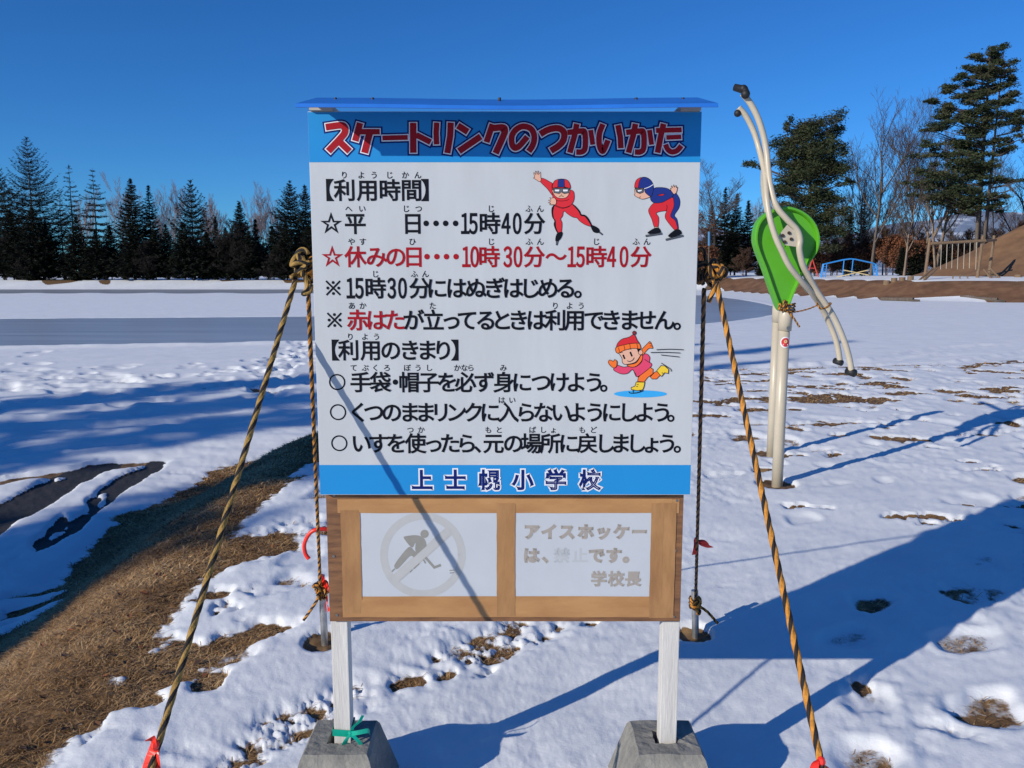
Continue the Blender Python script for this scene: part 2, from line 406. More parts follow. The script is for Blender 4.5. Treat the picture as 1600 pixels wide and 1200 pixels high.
def build_ground():
    a1 = np.radians(np.linspace(-41, 41, 660)); a2 = np.radians(np.linspace(45, 315, 56)); ang = np.concatenate([a1, a2])
    r1 = .55*np.exp(np.arange(0, math.log(45/.55), .0062)); r2 = 45*1.03**np.arange(1, 150); r2 = r2[r2 < 3500]; rad = np.concatenate([r1, r2])
    A, Rr = np.meshgrid(ang, rad); x = (np.sin(A)*Rr).ravel(); y = (np.cos(A)*Rr).ravel()
    ht, d2, pm, brown, sd, plat = full_ground(x, y)
    na, nr = len(ang), len(rad)
    i = np.arange(nr-1)[:, None]*na; j = np.arange(na)[None, :]; jn = (j+1) % na
    q = np.stack([i+j, i+jn, i+na+jn, i+na+j], -1).reshape(-1, 4)[:, ::-1]
    # centre cap
    me = bpy.data.meshes.new('ground')
    x = np.append(x, 0); y = np.append(y, 0); z = np.append(ht, float(ht[:na].mean()))
    nv = len(x); tri = np.stack([np.full(na, nv-1), np.arange(na), (np.arange(na)+1) % na], -1)[:, ::-1]
    me.vertices.add(nv); me.vertices.foreach_set('co', np.stack([x, y, z], -1).astype(np.float32).ravel())
    nl = q.size+tri.size; me.loops.add(nl); me.loops.foreach_set('vertex_index', np.concatenate([q.ravel(), tri.ravel()]).astype(np.int32))
    npoly = len(q)+len(tri); me.polygons.add(npoly)
    st = np.concatenate([np.arange(len(q))*4, q.size+np.arange(len(tri))*3]).astype(np.int32)
    me.polygons.foreach_set('loop_start', st); me.update(calc_edges=True)
    me.polygons.foreach_set('use_smooth', np.ones(npoly, bool))
    for nm, arr in (('snow', np.append(d2, .05)), ('asphalt', np.append(pm, 0)), ('earth', np.append(brown, 0))):
        at_ = me.attributes.new(nm, 'FLOAT', 'POINT'); at_.data.foreach_set('value', arr.astype(np.float32))
    m = bpy.data.materials.new('snow_and_soil'); m.use_nodes = True; n, l = m.node_tree.nodes, m.node_tree.links
    b = n['Principled BSDF']; b.inputs['Specular IOR Level'].default_value = .25
    tc = n.new('ShaderNodeTexCoord')
    def noise(scale, det=6, ro=.6):
        z_ = n.new('ShaderNodeTexNoise'); z_.inputs['Scale'].default_value = scale; z_.inputs['Detail'].default_value = det; z_.inputs['Roughness'].default_value = ro
        l.new(tc.outputs['Object'], z_.inputs['Vector']); return z_
    def attr(nm):
        a = n.new('ShaderNodeAttribute'); a.attribute_name = nm; return a.outputs['Fac']
    def math_(op, a, b_=None, c=None):
        q_ = n.new('ShaderNodeMath'); q_.operation = op
        for k, v in enumerate((a, b_, c)):
            if v is None: continue
            if isinstance(v, (int, float)): q_.inputs[k].default_value = v
            else: l.new(v, q_.inputs[k])
        return q_.outputs[0]
    def ramp(f, stops):
        r = n.new('ShaderNodeValToRGB'); e = r.color_ramp.elements
        while len(e) < len(stops): e.new(.5)
        for k, (p, c) in enumerate(stops): e[k].position = p; e[k].color = c
        l.new(f, r.inputs[0]); return r.outputs[0]
    def mix(f, a, b_):
        q_ = n.new('ShaderNodeMix'); q_.data_type = 'RGBA'
        l.new(f, q_.inputs[0]); l.new(a, q_.inputs[6]); l.new(b_, q_.inputs[7]); return q_.outputs[2]
    nf = noise(45, 5, .7); ng = noise(9, 6, .65); nb = noise(.9, 5); ns = noise(2.2, 4)
    soil = ramp(ng.outputs['Fac'], [(.30, (.04, .025, .014, 1)), (.46, (.14, .080, .036, 1)), (.60, (.24, .145, .066, 1)), (.74, (.34, .22, .10, 1))])
    earth = ramp(nb.outputs['Fac'], [(.32, (.115, .062, .034, 1)), (.5, (.185, .095, .05, 1)), (.68, (.235, .135, .072, 1))])
    asph = ramp(nf.outputs['Fac'], [(.35, (.022, .022, .024, 1)), (.65, (.055, .053, .053, 1))])
    col = mix(attr('earth'), soil, earth); col = mix(math_('GREATER_THAN', attr('asphalt'), .02), col, asph)
    snow = ramp(ns.outputs['Fac'], [(.3, (.755, .785, .805, 1)), (.7, (.86, .875, .88, 1))])
    f = math_('ADD', math_('MULTIPLY', attr('snow'), 150.), math_('MULTIPLY', math_('SUBTRACT', nf.outputs['Fac'], .5), 2.0))
    f = math_('ADD', f, .15); cl = n.new('ShaderNodeClamp'); l.new(f, cl.inputs[0]); f = cl.outputs[0]
    col = mix(f, col, snow); l.new(col, b.inputs['Base Color'])
    b.inputs['Roughness'].default_value = .75
    bp = n.new('ShaderNodeBump'); bp.inputs['Strength'].default_value = .24; bp.inputs['Distance'].default_value = .008
    n3 = noise(95, 7, .7); l.new(n3.outputs['Fac'], bp.inputs['Height']); l.new(bp.outputs[0], b.inputs['Normal'])
    me.materials.append(m)
    o = bpy.data.objects.new('ground', me); C.objects.link(o)
    tag(o, 'snow covered school ground with a bare grass bank and brown earth slopes', None, kind='structure')
build_ground()

def hgt(x, y):
    x = np.atleast_1d(np.asarray(x, float)); y = np.atleast_1d(np.asarray(y, float))
    return full_ground(x, y)[0]
def zat(x, y): return float(hgt([x], [y])[0])

# ---- the ice oval
def build_ice():
    out, inn = ICE_OUT, ICE_IN
    o2 = spline(out, k=8); i2 = spline(inn, k=8); N = 160
    def res(P, N):
        P = np.array(P); d = np.concatenate([[0], np.cumsum(np.hypot(*np.diff(P, axis=0).T))]); t = np.linspace(0, d[-1], N)
        return np.stack([np.interp(t, d, P[:, 0]), np.interp(t, d, P[:, 1])], -1)
    O, I = res(o2, N), res(i2, N); vs, fs = [], []; K = 6
    for a, b in zip(O, I):
        for k in range(K+1): vs.append((a[0]+(b[0]-a[0])*k/K, a[1]+(b[1]-a[1])*k/K, RINK+.118))
    for i in range(N-1):
        for k in range(K): fs.append((i*(K+1)+k, (i+1)*(K+1)+k, (i+1)*(K+1)+k+1, i*(K+1)+k+1))
    me = bpy.data.meshes.new('ice_oval'); me.from_pydata(vs, [], fs); me.update()
    m = bpy.data.materials.new('rink_ice'); m.use_nodes = True; n, l = m.node_tree.nodes, m.node_tree.links
    b = n['Principled BSDF']; tc = n.new('ShaderNodeTexCoord'); mp = n.new('ShaderNodeMapping'); mp.inputs['Scale'].default_value = (.05, .75, 1); mp.inputs['Rotation'].default_value = (0, 0, R(-8))
    nz = n.new('ShaderNodeTexNoise'); nz.inputs['Scale'].default_value = 1.6; nz.inputs['Detail'].default_value = 8; nz.inputs['Roughness'].default_value = .65
    l.new(tc.outputs['Object'], mp.inputs[0]); l.new(mp.outputs[0], nz.inputs['Vector'])
    r = n.new('ShaderNodeValToRGB'); r.color_ramp.elements[0].position = .3; r.color_ramp.elements[0].color = (.25, .275, .30, 1)
    r.color_ramp.elements[1].position = .72; r.color_ramp.elements[1].color = (.47, .50, .53, 1); l.new(nz.outputs['Fac'], r.inputs[0]); l.new(r.outputs[0], b.inputs['Base Color'])
    b.inputs['Roughness'].default_value = .30; b.inputs['Specular IOR Level'].default_value = .45
    n2 = n.new('ShaderNodeTexNoise'); n2.inputs['Scale'].default_value = 3; n2.inputs['Detail'].default_value = 6; l.new(tc.outputs['Object'], n2.inputs['Vector'])
    bp = n.new('ShaderNodeBump'); bp.inputs['Strength'].default_value = .12; bp.inputs['Distance'].default_value = .02; l.new(n2.outputs['Fac'], bp.inputs['Height']); l.new(bp.outputs[0], b.inputs['Normal'])
    me.materials.append(m); o = bpy.data.objects.new('ice_oval', me); C.objects.link(o)
    tag(o, 'grey blue ice of the oval skating track around the snowy infield', None, kind='structure')
build_ice()

# ---- brown mound on the right, snowy mountains far away
def build_hill():
    vs, fs = [], []; cx, cy, rx, ry, H = 59, 80, 21.5, 13, 8.0; N, K = 72, 26
    rs = random.Random(5)
    for i in range(K+1):
        t = i/K
        for k in range(N):
            a = 2*math.pi*k/N; w = 1+.05*math.sin(3*a+1)+.03*math.sin(7*a)
            h = H*(math.cos(math.pi*min(1, t))*.5+.5)**.9
            x, y = cx+rx*t*w*math.cos(a), cy+ry*t*w*math.sin(a)
            vs.append((x, y, .70+h+.12*(float(fbm([x*.5], [y*.5], 3)[0])-.5)*2-(.3 if i == K else 0)))
    for i in range(K):
        for k in range(N): fs.append((i*N+k, (i+1)*N+k, (i+1)*N+(k+1) % N, i*N+(k+1) % N))
    fs.append(tuple(range(N)))
    me = bpy.data.meshes.new('hill'); me.from_pydata(vs, [], fs); me.polygons.foreach_set('use_smooth', [True]*len(fs)); me.update()
    me.materials.append(mat('bare_brown_turf', (.23, .125, .062, 1), .95, 0, .5, col2=(.125, .066, .034, 1), bump=.5, bscale=3))
    o = bpy.data.objects.new('hill', me); C.objects.link(o)
    tag(o, 'rounded bare brown sledging mound beside the log climbing frame', None, kind='structure')
build_hill()

def build_mountains():
    xs = np.linspace(-900, 4200, 240); prof = np.linspace(0, 1, 14); vs, fs = [], []
    ridge = 190 + 120*fbm(xs*.0016+3, xs*0+.7, 4) - 110*np.exp(-((xs-1250)/500)**2)
    ridge = ridge*sstep(-900, -100, xs) + 5
    for i, x in enumerate(xs):
        for j, t in enumerate(prof):
            y = 3600 + 900*(t-1)*1.0; k = t if t <= 1 else 1
            bump = 26*(float(fbm([x*.012], [t*5+3], 4)[0])-.5)*2*math.sin(math.pi*min(1, t*.97))
            vs.append((x, y, ridge[i]*(k**1.15)+bump-4))
    n = len(prof)
    for i in range(len(xs)-1):
        for j in range(n-1): fs.append((i*n+j, (i+1)*n+j, (i+1)*n+j+1, i*n+j+1))
    o = len(vs)                                                       # far side, so the range has a back
    for i, x in enumerate(xs): vs.append((x, 4900, -4))
    for i in range(len(xs)-1): fs.append((i*n+n-1, (i+1)*n+n-1, o+i+1, o+i))
    me = bpy.data.meshes.new('mountains'); me.from_pydata(vs, [], fs); me.polygons.foreach_set('use_smooth', [True]*len(fs)); me.update()
    me.materials.append(mat('hazed_snow_forest_slopes', (.58, .64, .74, 1), .9, 0, .0075, col2=(.15, .20, .29, 1), stretch=(1, 1, 2.2), thr=(.53, .66)))  # snow and forest tones, paled and blued in the colour for distance haze
    ob = bpy.data.objects.new('mountains', me); C.objects.link(ob)
    tag(ob, 'low blue grey mountain range with snow patches on the horizon', None, kind='structure')
build_mountains()

# ---- dry grass: blades on the bank and in the melted patches; a few fallen leaves
def build_grass():
    rs = np.random.RandomState(11)
    n = 640000
    bx = -3.6 + rs.rand(n)*3.6; by = 1.3 + rs.rand(n)**1.6*10.5
    m2 = 300000; px = -1.6 + rs.rand(m2)*9.5; py = 1.9 + rs.rand(m2)**1.4*11
    x = np.concatenate([bx, px]); y = np.concatenate([by, py])
    vis = np.abs(x) < y*.70+.35
    x, y = x[vis], y[vis]
    ht, d2, pm, br, sd, plat = full_ground(x, y)
    ok = (d2 < .004) & (pm < .2) & (sd < 2.2)
    for (hx, hy, hr) in HOLES: ok &= np.hypot(x-hx, y-hy) > hr*1.3
    x, y, z = x[ok], y[ok], ht[ok]; n = len(x)
    if n > 300000:
        k = rs.permutation(n)[:300000]; x, y, z = x[k], y[k], z[k]; n = 300000
    dist = np.hypot(x, y)
    L = (.014+.040*rs.rand(n)**1.6)*(1+.05*dist); w = (.0007+.0009*rs.rand(n))*np.maximum(1, dist*.36)
    az = rs.rand(n)*2*math.pi; az = np.where(rs.rand(n) < .55, rs.normal(-.5, .7, n), az); el = rs.rand(n)**2.4*.6+.03
    dx, dy, dz = np.cos(az)*np.cos(el), np.sin(az)*np.cos(el), np.sin(el)
    sx, sy = -np.sin(az)*w, np.cos(az)*w
    mx, my, mz = x+dx*L*.55, y+dy*L*.55, z+dz*L*.6; ex, ey, ez = x+dx*L, y+dy*L, z+dz*L*.8-.004
    V = np.stack([x-sx, y-sy, z-.002, x+sx, y+sy, z-.002, mx+sx*.8, my+sy*.8, mz, mx-sx*.8, my-sy*.8, mz, ex, ey, ez], -1).reshape(-1, 3)
    b = np.arange(n)*5
    Q = np.stack([b, b+1, b+2, b+3], -1); T = np.stack([b+3, b+2, b+4], -1)
    me = bpy.data.meshes.new('dry_grass'); me.vertices.add(len(V)); me.vertices.foreach_set('co', V.astype(np.float32).ravel())
    me.loops.add(Q.size+T.size); me.loops.foreach_set('vertex_index', np.concatenate([Q.ravel(), T.ravel()]).astype(np.int32))
    me.polygons.add(2*n); me.polygons.foreach_set('loop_start', np.concatenate([np.arange(n)*4, Q.size+np.arange(n)*3]).astype(np.int32)); me.update(calc_edges=True)
    c = np.repeat(np.clip(rs.rand(n)*.62+.9*(fbm(x*2.6, y*2.6, 4, .6)-.5)+.19, 0, 1), 5); a = me.attributes.new('tone', 'FLOAT', 'POINT'); a.data.foreach_set('value', c.astype(np.float32))
    m = bpy.data.materials.new('dry_grass_blades'); m.use_nodes = True; nn, l = m.node_tree.nodes, m.node_tree.links
    at_ = nn.new('ShaderNodeAttribute'); at_.attribute_name = 'tone'; r = nn.new('ShaderNodeValToRGB'); e = r.color_ramp.elements; e.new(.5); e.new(.8)
    for k, (p, cc) in enumerate([(.08, (.13, .068, .028, 1)), (.36, (.34, .19, .074, 1)), (.66, (.54, .33, .15, 1)), (.95, (.70, .50, .26, 1))]): e[k].position = p; e[k].color = cc
    l.new(at_.outputs['Fac'], r.inputs[0]); l.new(r.outputs[0], nn['Principled BSDF'].inputs['Base Color']); nn['Principled BSDF'].inputs['Roughness'].default_value = .7
    nn['Principled BSDF'].inputs['Specular IOR Level'].default_value = .2
    me.materials.append(m); o = bpy.data.objects.new('dry_grass', me); C.objects.link(o)
    tag(o, 'dry tan grass on the bank and in melted patches of the snow', 'grass', kind='stuff')
    # leaves
    mb = MB(); r_ = random.Random(4)
    for i in range(420):
        k = r_.randrange(len(x)); X, Y, Z = x[k], y[k], z[k]+.006
        s = r_.uniform(.010, .024); a = r_.uniform(0, 6.28); tl = r_.uniform(-.4, .4); ca, sa = math.cos(a)*s, math.sin(a)*s
        mb.add([(X+ca, Y+sa, Z+tl*s), (X-sa*.6, Y+ca*.6, Z+.3*s), (X-ca, Y-sa, Z-tl*s+.002), (X+sa*.6, Y-ca*.6, Z+.25*s)], [(0, 1, 2, 3)], r_.choice((0, 0, 1, 2)))
    o = mb.build('fallen_leaves', [mat('leaf_brown', (.16, .07, .03, 1), .8, .4), mat('leaf_rust', (.32, .10, .035, 1), .8, .4), mat('leaf_dark', (.06, .03, .018, 1), .8, .4)])
    tag(o, 'small rust brown leaves scattered over the dry grass', 'leaves', kind='stuff')
build_grass()

# ================================================================== THE NOTICE BOARD
YB = 1.945                                   # front of the printed board
BX = lambda px, py=300: at(px, py, YB).x
board = empty('notice_board', (-.01, 1.99, 0), 'big white skating rink notice board on two posts with blue bands and small blue roof', 'notice board')
tl_, tr_, bl_, br_ = at(483, 173, YB), at(1097, 175, YB), at(498, 773, YB), at(1078, 773.5, YB)
bx0, bx1 = (tl_.x+bl_.x)/2, (tr_.x+br_.x)/2; bz1, bz0 = (tl_.z+tr_.z)/2, (bl_.z+br_.z)/2
def SX(px, py):
    """photo pixel to board coordinates, following the board's own edges"""
    t = (py-173)/600; l = 483+15*t; r = 1097-19*t
    s = (px-l)/(r-l); return bx0+(bx1-bx0)*s
def SP(px, py): return (SX(px, py), at(800, py, YB).z)

mb = MB(); mb.box((bx0, YB, bz0), (bx1, YB+.019, bz1)); panel = mb.build('board', M_WHITE, board, bevel=.0012)
zt = at(800, 253.5, YB).z; zb = at(800, 726.5, YB).z
mb = MB(); mb.box((bx0+.0005, YB-.0005, zt), (bx1-.0005, YB+.001, bz1-.0015)); mb.build('heading_band', M_CYAN, panel)
mb = MB(); mb.box((bx0+.0005, YB-.0005, bz0+.0015), (bx1-.0005, YB+.001, zb)); mb.build('footer_band', M_CYAN, panel)

class Print:
    """flat print lying on a face: filled shapes and strokes stacked a few hundredths of a millimetre apart"""
    def __init__(s, y0, tf=SP, step=.00004): s.mb, s.y, s.tf, s.step, s.mats = MB(), y0, tf, step, []
    def mi(s, m):
        if m not in s.mats: s.mats.append(m)
        return s.mats.index(m)
    def fill(s, pts, m):
        P = [s.tf(*p) for p in pts]
        tri = tessellate_polygon([[Vector((x, z, 0)) for x, z in P]])
        vs = [(x, s.y, z) for x, z in P]; fs = []
        for a, b, c in tri:
            ar = (P[b][0]-P[a][0])*(P[c][1]-P[a][1]) - (P[b][1]-P[a][1])*(P[c][0]-P[a][0])
            fs.append((a, b, c) if ar > 0 else (a, c, b))
        s.mb.add(vs, fs, s.mi(m)); s.y -= s.step
    def stroke(s, pts, w, m, ext=0, closed=False):
        if closed: pts = list(pts)+[pts[0], pts[1]]
        L, Rr = ribbon2(pts, w, ext)
        n = len(L); P = [s.tf(*p) for p in L]+[s.tf(*p) for p in Rr]
        vs = [(x, s.y, z) for x, z in P]; fs = [(i, i+1, n+i+1, n+i) for i in range(n-1)]
        out = []
        for f in fs:
            a, b, c = P[f[0]], P[f[1]], P[f[2]]
            ar = (b[0]-a[0])*(c[1]-a[1]) - (b[1]-a[1])*(c[0]-a[0]); out.append(f if ar > 0 else f[::-1])
        s.mb.add(vs, out, s.mi(m)); s.y -= s.step
    def disc(s, c, rx, ry, m, n=40):
        s.fill([(c[0]+rx*math.cos(2*math.pi*k/n), c[1]+ry*math.sin(2*math.pi*k/n)) for k in range(n)], m)
    def ring(s, c, r, w, m, n=64):
        pts = [(c[0]+r*math.cos(2*math.pi*k/n), c[1]+r*math.sin(2*math.pi*k/n)) for k in range(n+1)]
        s.stroke(pts, w, m)
    def build(s, name, parent): return s.mb.build(name, s.mats, parent)

GL = {}
def glyph(ch):
    """one character at em size 1: (vertices, faces, boundary loops)"""
    if ch not in GL:
        c = bpy.data.curves.new('glyph', 'FONT'); c.body = ch; c.size = 1; c.resolution_u = 4
        o = bpy.data.objects.new('glyph', c); C.objects.link(o)
        me = bpy.data.meshes.new_from_object(o.evaluated_get(bpy.context.evaluated_depsgraph_get()))
        bm = bmesh.new(); bm.from_mesh(me); bmesh.ops.remove_doubles(bm, verts=bm.verts, dist=1e-5); bm.verts.index_update()
        vs = [(v.co.x, v.co.y) for v in bm.verts]; fs = [tuple(v.index for v in f.verts) for f in bm.faces]
        nxt = {}
        for f in bm.faces:
            for lp in f.loops:
                if len(lp.edge.link_faces) == 1: nxt.setdefault(lp.vert.index, []).append(lp.link_loop_next.vert.index)
        loops = []
        while nxt:
            k = next(iter(nxt)); L = [k]
            while k in nxt:
                j = nxt[k].pop()
                if not nxt[k]: del nxt[k]
                k = j
                if k == L[0]: break
                L.append(k)
            if len(L) > 2: loops.append(L)
        bm.free(); bpy.data.objects.remove(o); bpy.data.curves.remove(c); bpy.data.meshes.remove(me)
        GL[ch] = (vs, fs, loops)
    return GL[ch]
PXM = .91/600
def up(P, f):
    a, b, c = P[f[0]], P[f[1]], P[f[2]]
    return f if (b[0]-a[0])*(c[1]-a[1]) - (b[1]-a[1])*(c[0]-a[0]) > 0 else f[::-1]
def letters(pr, items, py, em, m, w=.04, tf=SP):
    """items: (character, centre px); glyphs on a shared baseline, their edges thickened by W em"""
    ident = lambda x, y: (x, y)
    for ch, cx in items:
        ox, oz = tf(cx, py)
        if ch in '○※':
            keep = pr.tf; pr.tf = lambda x, y: (ox+x*PXM, oz+y*PXM)
            if ch == '○': pr.ring((0, 0), 11.9, 2.3, m)
            else:
                pr.stroke([(-11, 11), (11, -11)], 2.9, m); pr.stroke([(-11, -11), (11, 11)], 2.9, m)
                for q in ((0, 8.5), (0, -8.5), (8.5, 0), (-8.5, 0)): pr.disc(q, 2.4, 2.4, m, 14)
            pr.tf = keep; continue
        half = ch in '0123456789'; vs, fs, loops = glyph(chr(ord(ch)+0xFEE0) if half else ch)
        if not vs: continue
        x0 = min(v[0] for v in vs); x1 = max(v[0] for v in vs); e = em*1.2 if half else em; wx = .54 if half else 1
        xc = (x0+x1)/2 if (half or ch in '☆・。、') else .5
        yc = .375 if half else .38; s = e*PXM
        P = [(ox+(v[0]-xc)*s*wx, oz+(v[1]-yc)*s) for v in vs]
        pr.mb.add([(x, pr.y, q) for x, q in P], [up(P, f) for f in fs], pr.mi(m))
        if w:
            ww = w*s*(.6 if ch == '☆' else 1); y1 = pr.y-.00003
            for L in loops:
                pts = []
                for i in L:
                    if not pts or math.hypot(P[i][0]-pts[-1][0], P[i][1]-pts[-1][1]) > .0002: pts.append(P[i])
                if len(pts) > 2 and math.hypot(pts[0][0]-pts[-1][0], pts[0][1]-pts[-1][1]) < .0002: pts.pop()
                if len(pts) < 3: continue
                A, B = ribbon2([pts[-1]]+pts+[pts[0], pts[1]], ww); A, B = A[1:-1], B[1:-1]
                for i in range(len(A)-1):
                    Q = [tuple(A[i]), tuple(A[i+1]), tuple(B[i+1]), tuple(B[i])]
                    pr.mb.add([(x, y1, q) for x, q in Q], [up(Q, (0, 1, 2, 3))], pr.mi(m)); y1 -= .000008

# heading: hand-drawn poster letters, navy edge, white rim, red core
TITLE = [([(511.5,199),(534,196),(540.5,198.5),(541.5,204),(538,212),(515,236.5)],10.2), ([(531,220),(548,236.5)],10.2),
 ([(565,192.5),(557,220.5)],10), ([(561,206.2),(595.5,206.2)],8.6), ([(579.5,209),(571.5,239)],10.6), ([(599.5,216),(639,215)],7.6),
 ([(647.5,192.5),(647.5,239)],10), ([(652,211),(674.5,222.5)],9), ([(684.2,192),(683.2,208),(683.8,226)],8.4), ([(706,192),(705,213),(700.5,239.5)],9.6),
 ([(717,196.5),(732.5,206.5)],10.2), ([(718.5,236.5),(752.5,213.5)],10), ([(771,194.5),(761.5,222.5)],9.4), ([(768,201),(786,199.5),(790,203),(788,212),(775.5,240)],10.2),
 ([(825,214),(812.5,228.5),(805.5,231.5),(801.3,226),(801,213),(808,202.5),(819,197.8),(831,202),(835.8,213),(834,226),(827,237)],9.2),
 ([(845,210),(858,203),(873,200.8),(881.8,207),(881.3,219),(874,228),(861.5,236)],10), 
 ([(887.5,207.5),(908,205.2),(914.5,208),(914.8,231),(910,237.5),(901,237.8)],8.6), ([(902,194),(898.5,212),(891,239)],8.8), ([(923.5,203.5),(926.8,226.5)],7.6),
 ([(942.5,194.5),(937,210),(937,227),(941,236.5),(945,233),(950.5,219.5)],8.6), ([(966,196),(969.5,214),(970.5,232)],8.6),
 ([(978.7,207.5),(999.2,205.2),(1005.7,208),(1006,231),(1001.2,237.5),(992.2,237.8)],8.6), ([(993.2,194),(989.7,212),(982.2,239)],8.8), ([(1015,203.5),(1018.3,226.5)],7.6),
 ([(1025,204.3),(1065,203.3)],7.8), ([(1037,194),(1033.5,208),(1027.5,239)],9), ([(1041.2,215.3),(1064.3,214.3)],7.2), ([(1040,226),(1043.5,234),(1050,237.8),(1058,235.5),(1064.5,228)],8.2)]
pr = Print(YB-.0008, step=.00003)
for lay, (grow, m) in enumerate([(4.2, M_NAVY), (1.65, M_LWHITE), (0, M_RED)]):
    for pts, w in TITLE:
        q = spline(pts, k=5) if len(pts) > 4 else pts
        pr.stroke(q, w+2*grow, m, ext=grow)
    pr.y -= .0002
pr.build('heading_lettering', panel)

EM = 34.5
def row(name, py, items, red=(), em=EM, w=.040, m=None):
    pr = Print(YB-.0006)
    letters(pr, [i for k, i in enumerate(items) if k not in red], py, em, m or M_BLACK, w)
    if red: letters(pr, [i for k, i in enumerate(items) if k in red], py, em, M_RED, w)
    pr.build(name, panel)
def z(s, xs): return list(zip(s, xs))
row('hours_heading_lettering', 297, z('【利用時間】', (514-8, 540, 575.5, 610, 644, 668+8)))
row('weekday_hours_lettering', 349, z('☆平日', (518.6, 556, 645.7))+z('・・・・', (666.6, 682, 697, 712.5))+z('15時40分', (727.5, 740, 765.5, 791, 808.5, 835.5)))
L3 = z('☆休みの日', (520, 556, 589, 619, 647))+z('・・・・', (667.6, 683, 698, 713))+z('10時30分〜15時40分', (729, 742, 764.5, 793.5, 809.5, 835, 869, 893.5, 907, 931.5, 955.5, 975, 1001.5))
row('holiday_hours_lettering', 401, L3, red=range(99))
row('closing_notice_lettering', 450, z('※15時30分にはぬぎはじめる。', (521, 548, 561.5, 586.5, 612, 629, 656, 683, 713, 743.5, 773, 801.5, 828.5, 856, 884, 903)))
row('red_flag_notice_lettering', 500, z('※赤はたが立ってるときは利用できません。', (522.6, 558.5, 588, 617, 646, 677, 705, 730, 759, 784, 810, 838, 868, 898, 928, 955, 983, 1009, 1038, 1058)), red=(1, 2, 3))
row('rules_heading_lettering', 547, z('【利用のきまり】', (521-8, 544.5, 579, 610, 640, 667, 692, 713+8)))
row('gloves_rule_lettering', 597, z('○手袋・帽子を必ず身につけよう。', (526, 562.5, 593.5, 617, 638.5, 669, 698, 726.5, 756, 786.5, 815, 845, 873, 900, 928, 943)))
row('shoes_rule_lettering', 644, z('○くつのままリンクに入らないようにしよう。', (527, 559, 583, 611, 639, 664, 688, 712, 739, 765, 793.5, 821, 848, 876, 901, 929, 955, 981, 1007, 1034, 1048)))
row('chairs_rule_lettering', 692.5, z('○いすを使ったら、元の場所に戻しましょう。', (528.6, 563, 590, 618, 648, 676, 702, 728, 745, 770, 801, 829, 859, 888, 917, 945, 969, 994, 1018, 1042, 1058)))
pr = Print(YB-.0006)
for py, s, xs in [(273.5, 'りようじかん', (539.5, 566, 586, 610, 634.5, 654)), (326, 'へいじつじふん', (546, 567, 635.6, 655, 768, 827, 844.6)),
    (377.5, 'やすひじふんじふん', (550, 567.5, 645, 768, 827, 844.6, 932, 994, 1011)), (428, 'じふん', (587, 647.6, 665)),
    (477.6, 'あかたりよう', (549.6, 567, 676, 867.6, 890, 908)), (526, 'りよう', (547, 570, 588)),
    (574.6, 'てぶくろぼうしかならみ', (552, 570, 586, 604, 635.6, 652.6, 670, 714, 725, 735, 786)), (625, 'はい', (783, 799.6)),
    (671.5, 'つかもとばしょもど', (640, 657, 762, 779, 831, 848, 864, 909, 926.6))]:
    letters(pr, z(s, xs), py, 11.8, M_BLACK, .02)
pr.build('reading_lettering', panel)
pr = Print(YB-.0009)
NAME = z('上士幌小学校', (658, 710, 763, 815.6, 867.5, 921))
letters(pr, NAME, 749.5, 35, M_LWHITE, .19); pr.y -= .0004
letters(pr, NAME, 749.5, 35, M_NAVY, .06)
pr.build('school_lettering', panel)

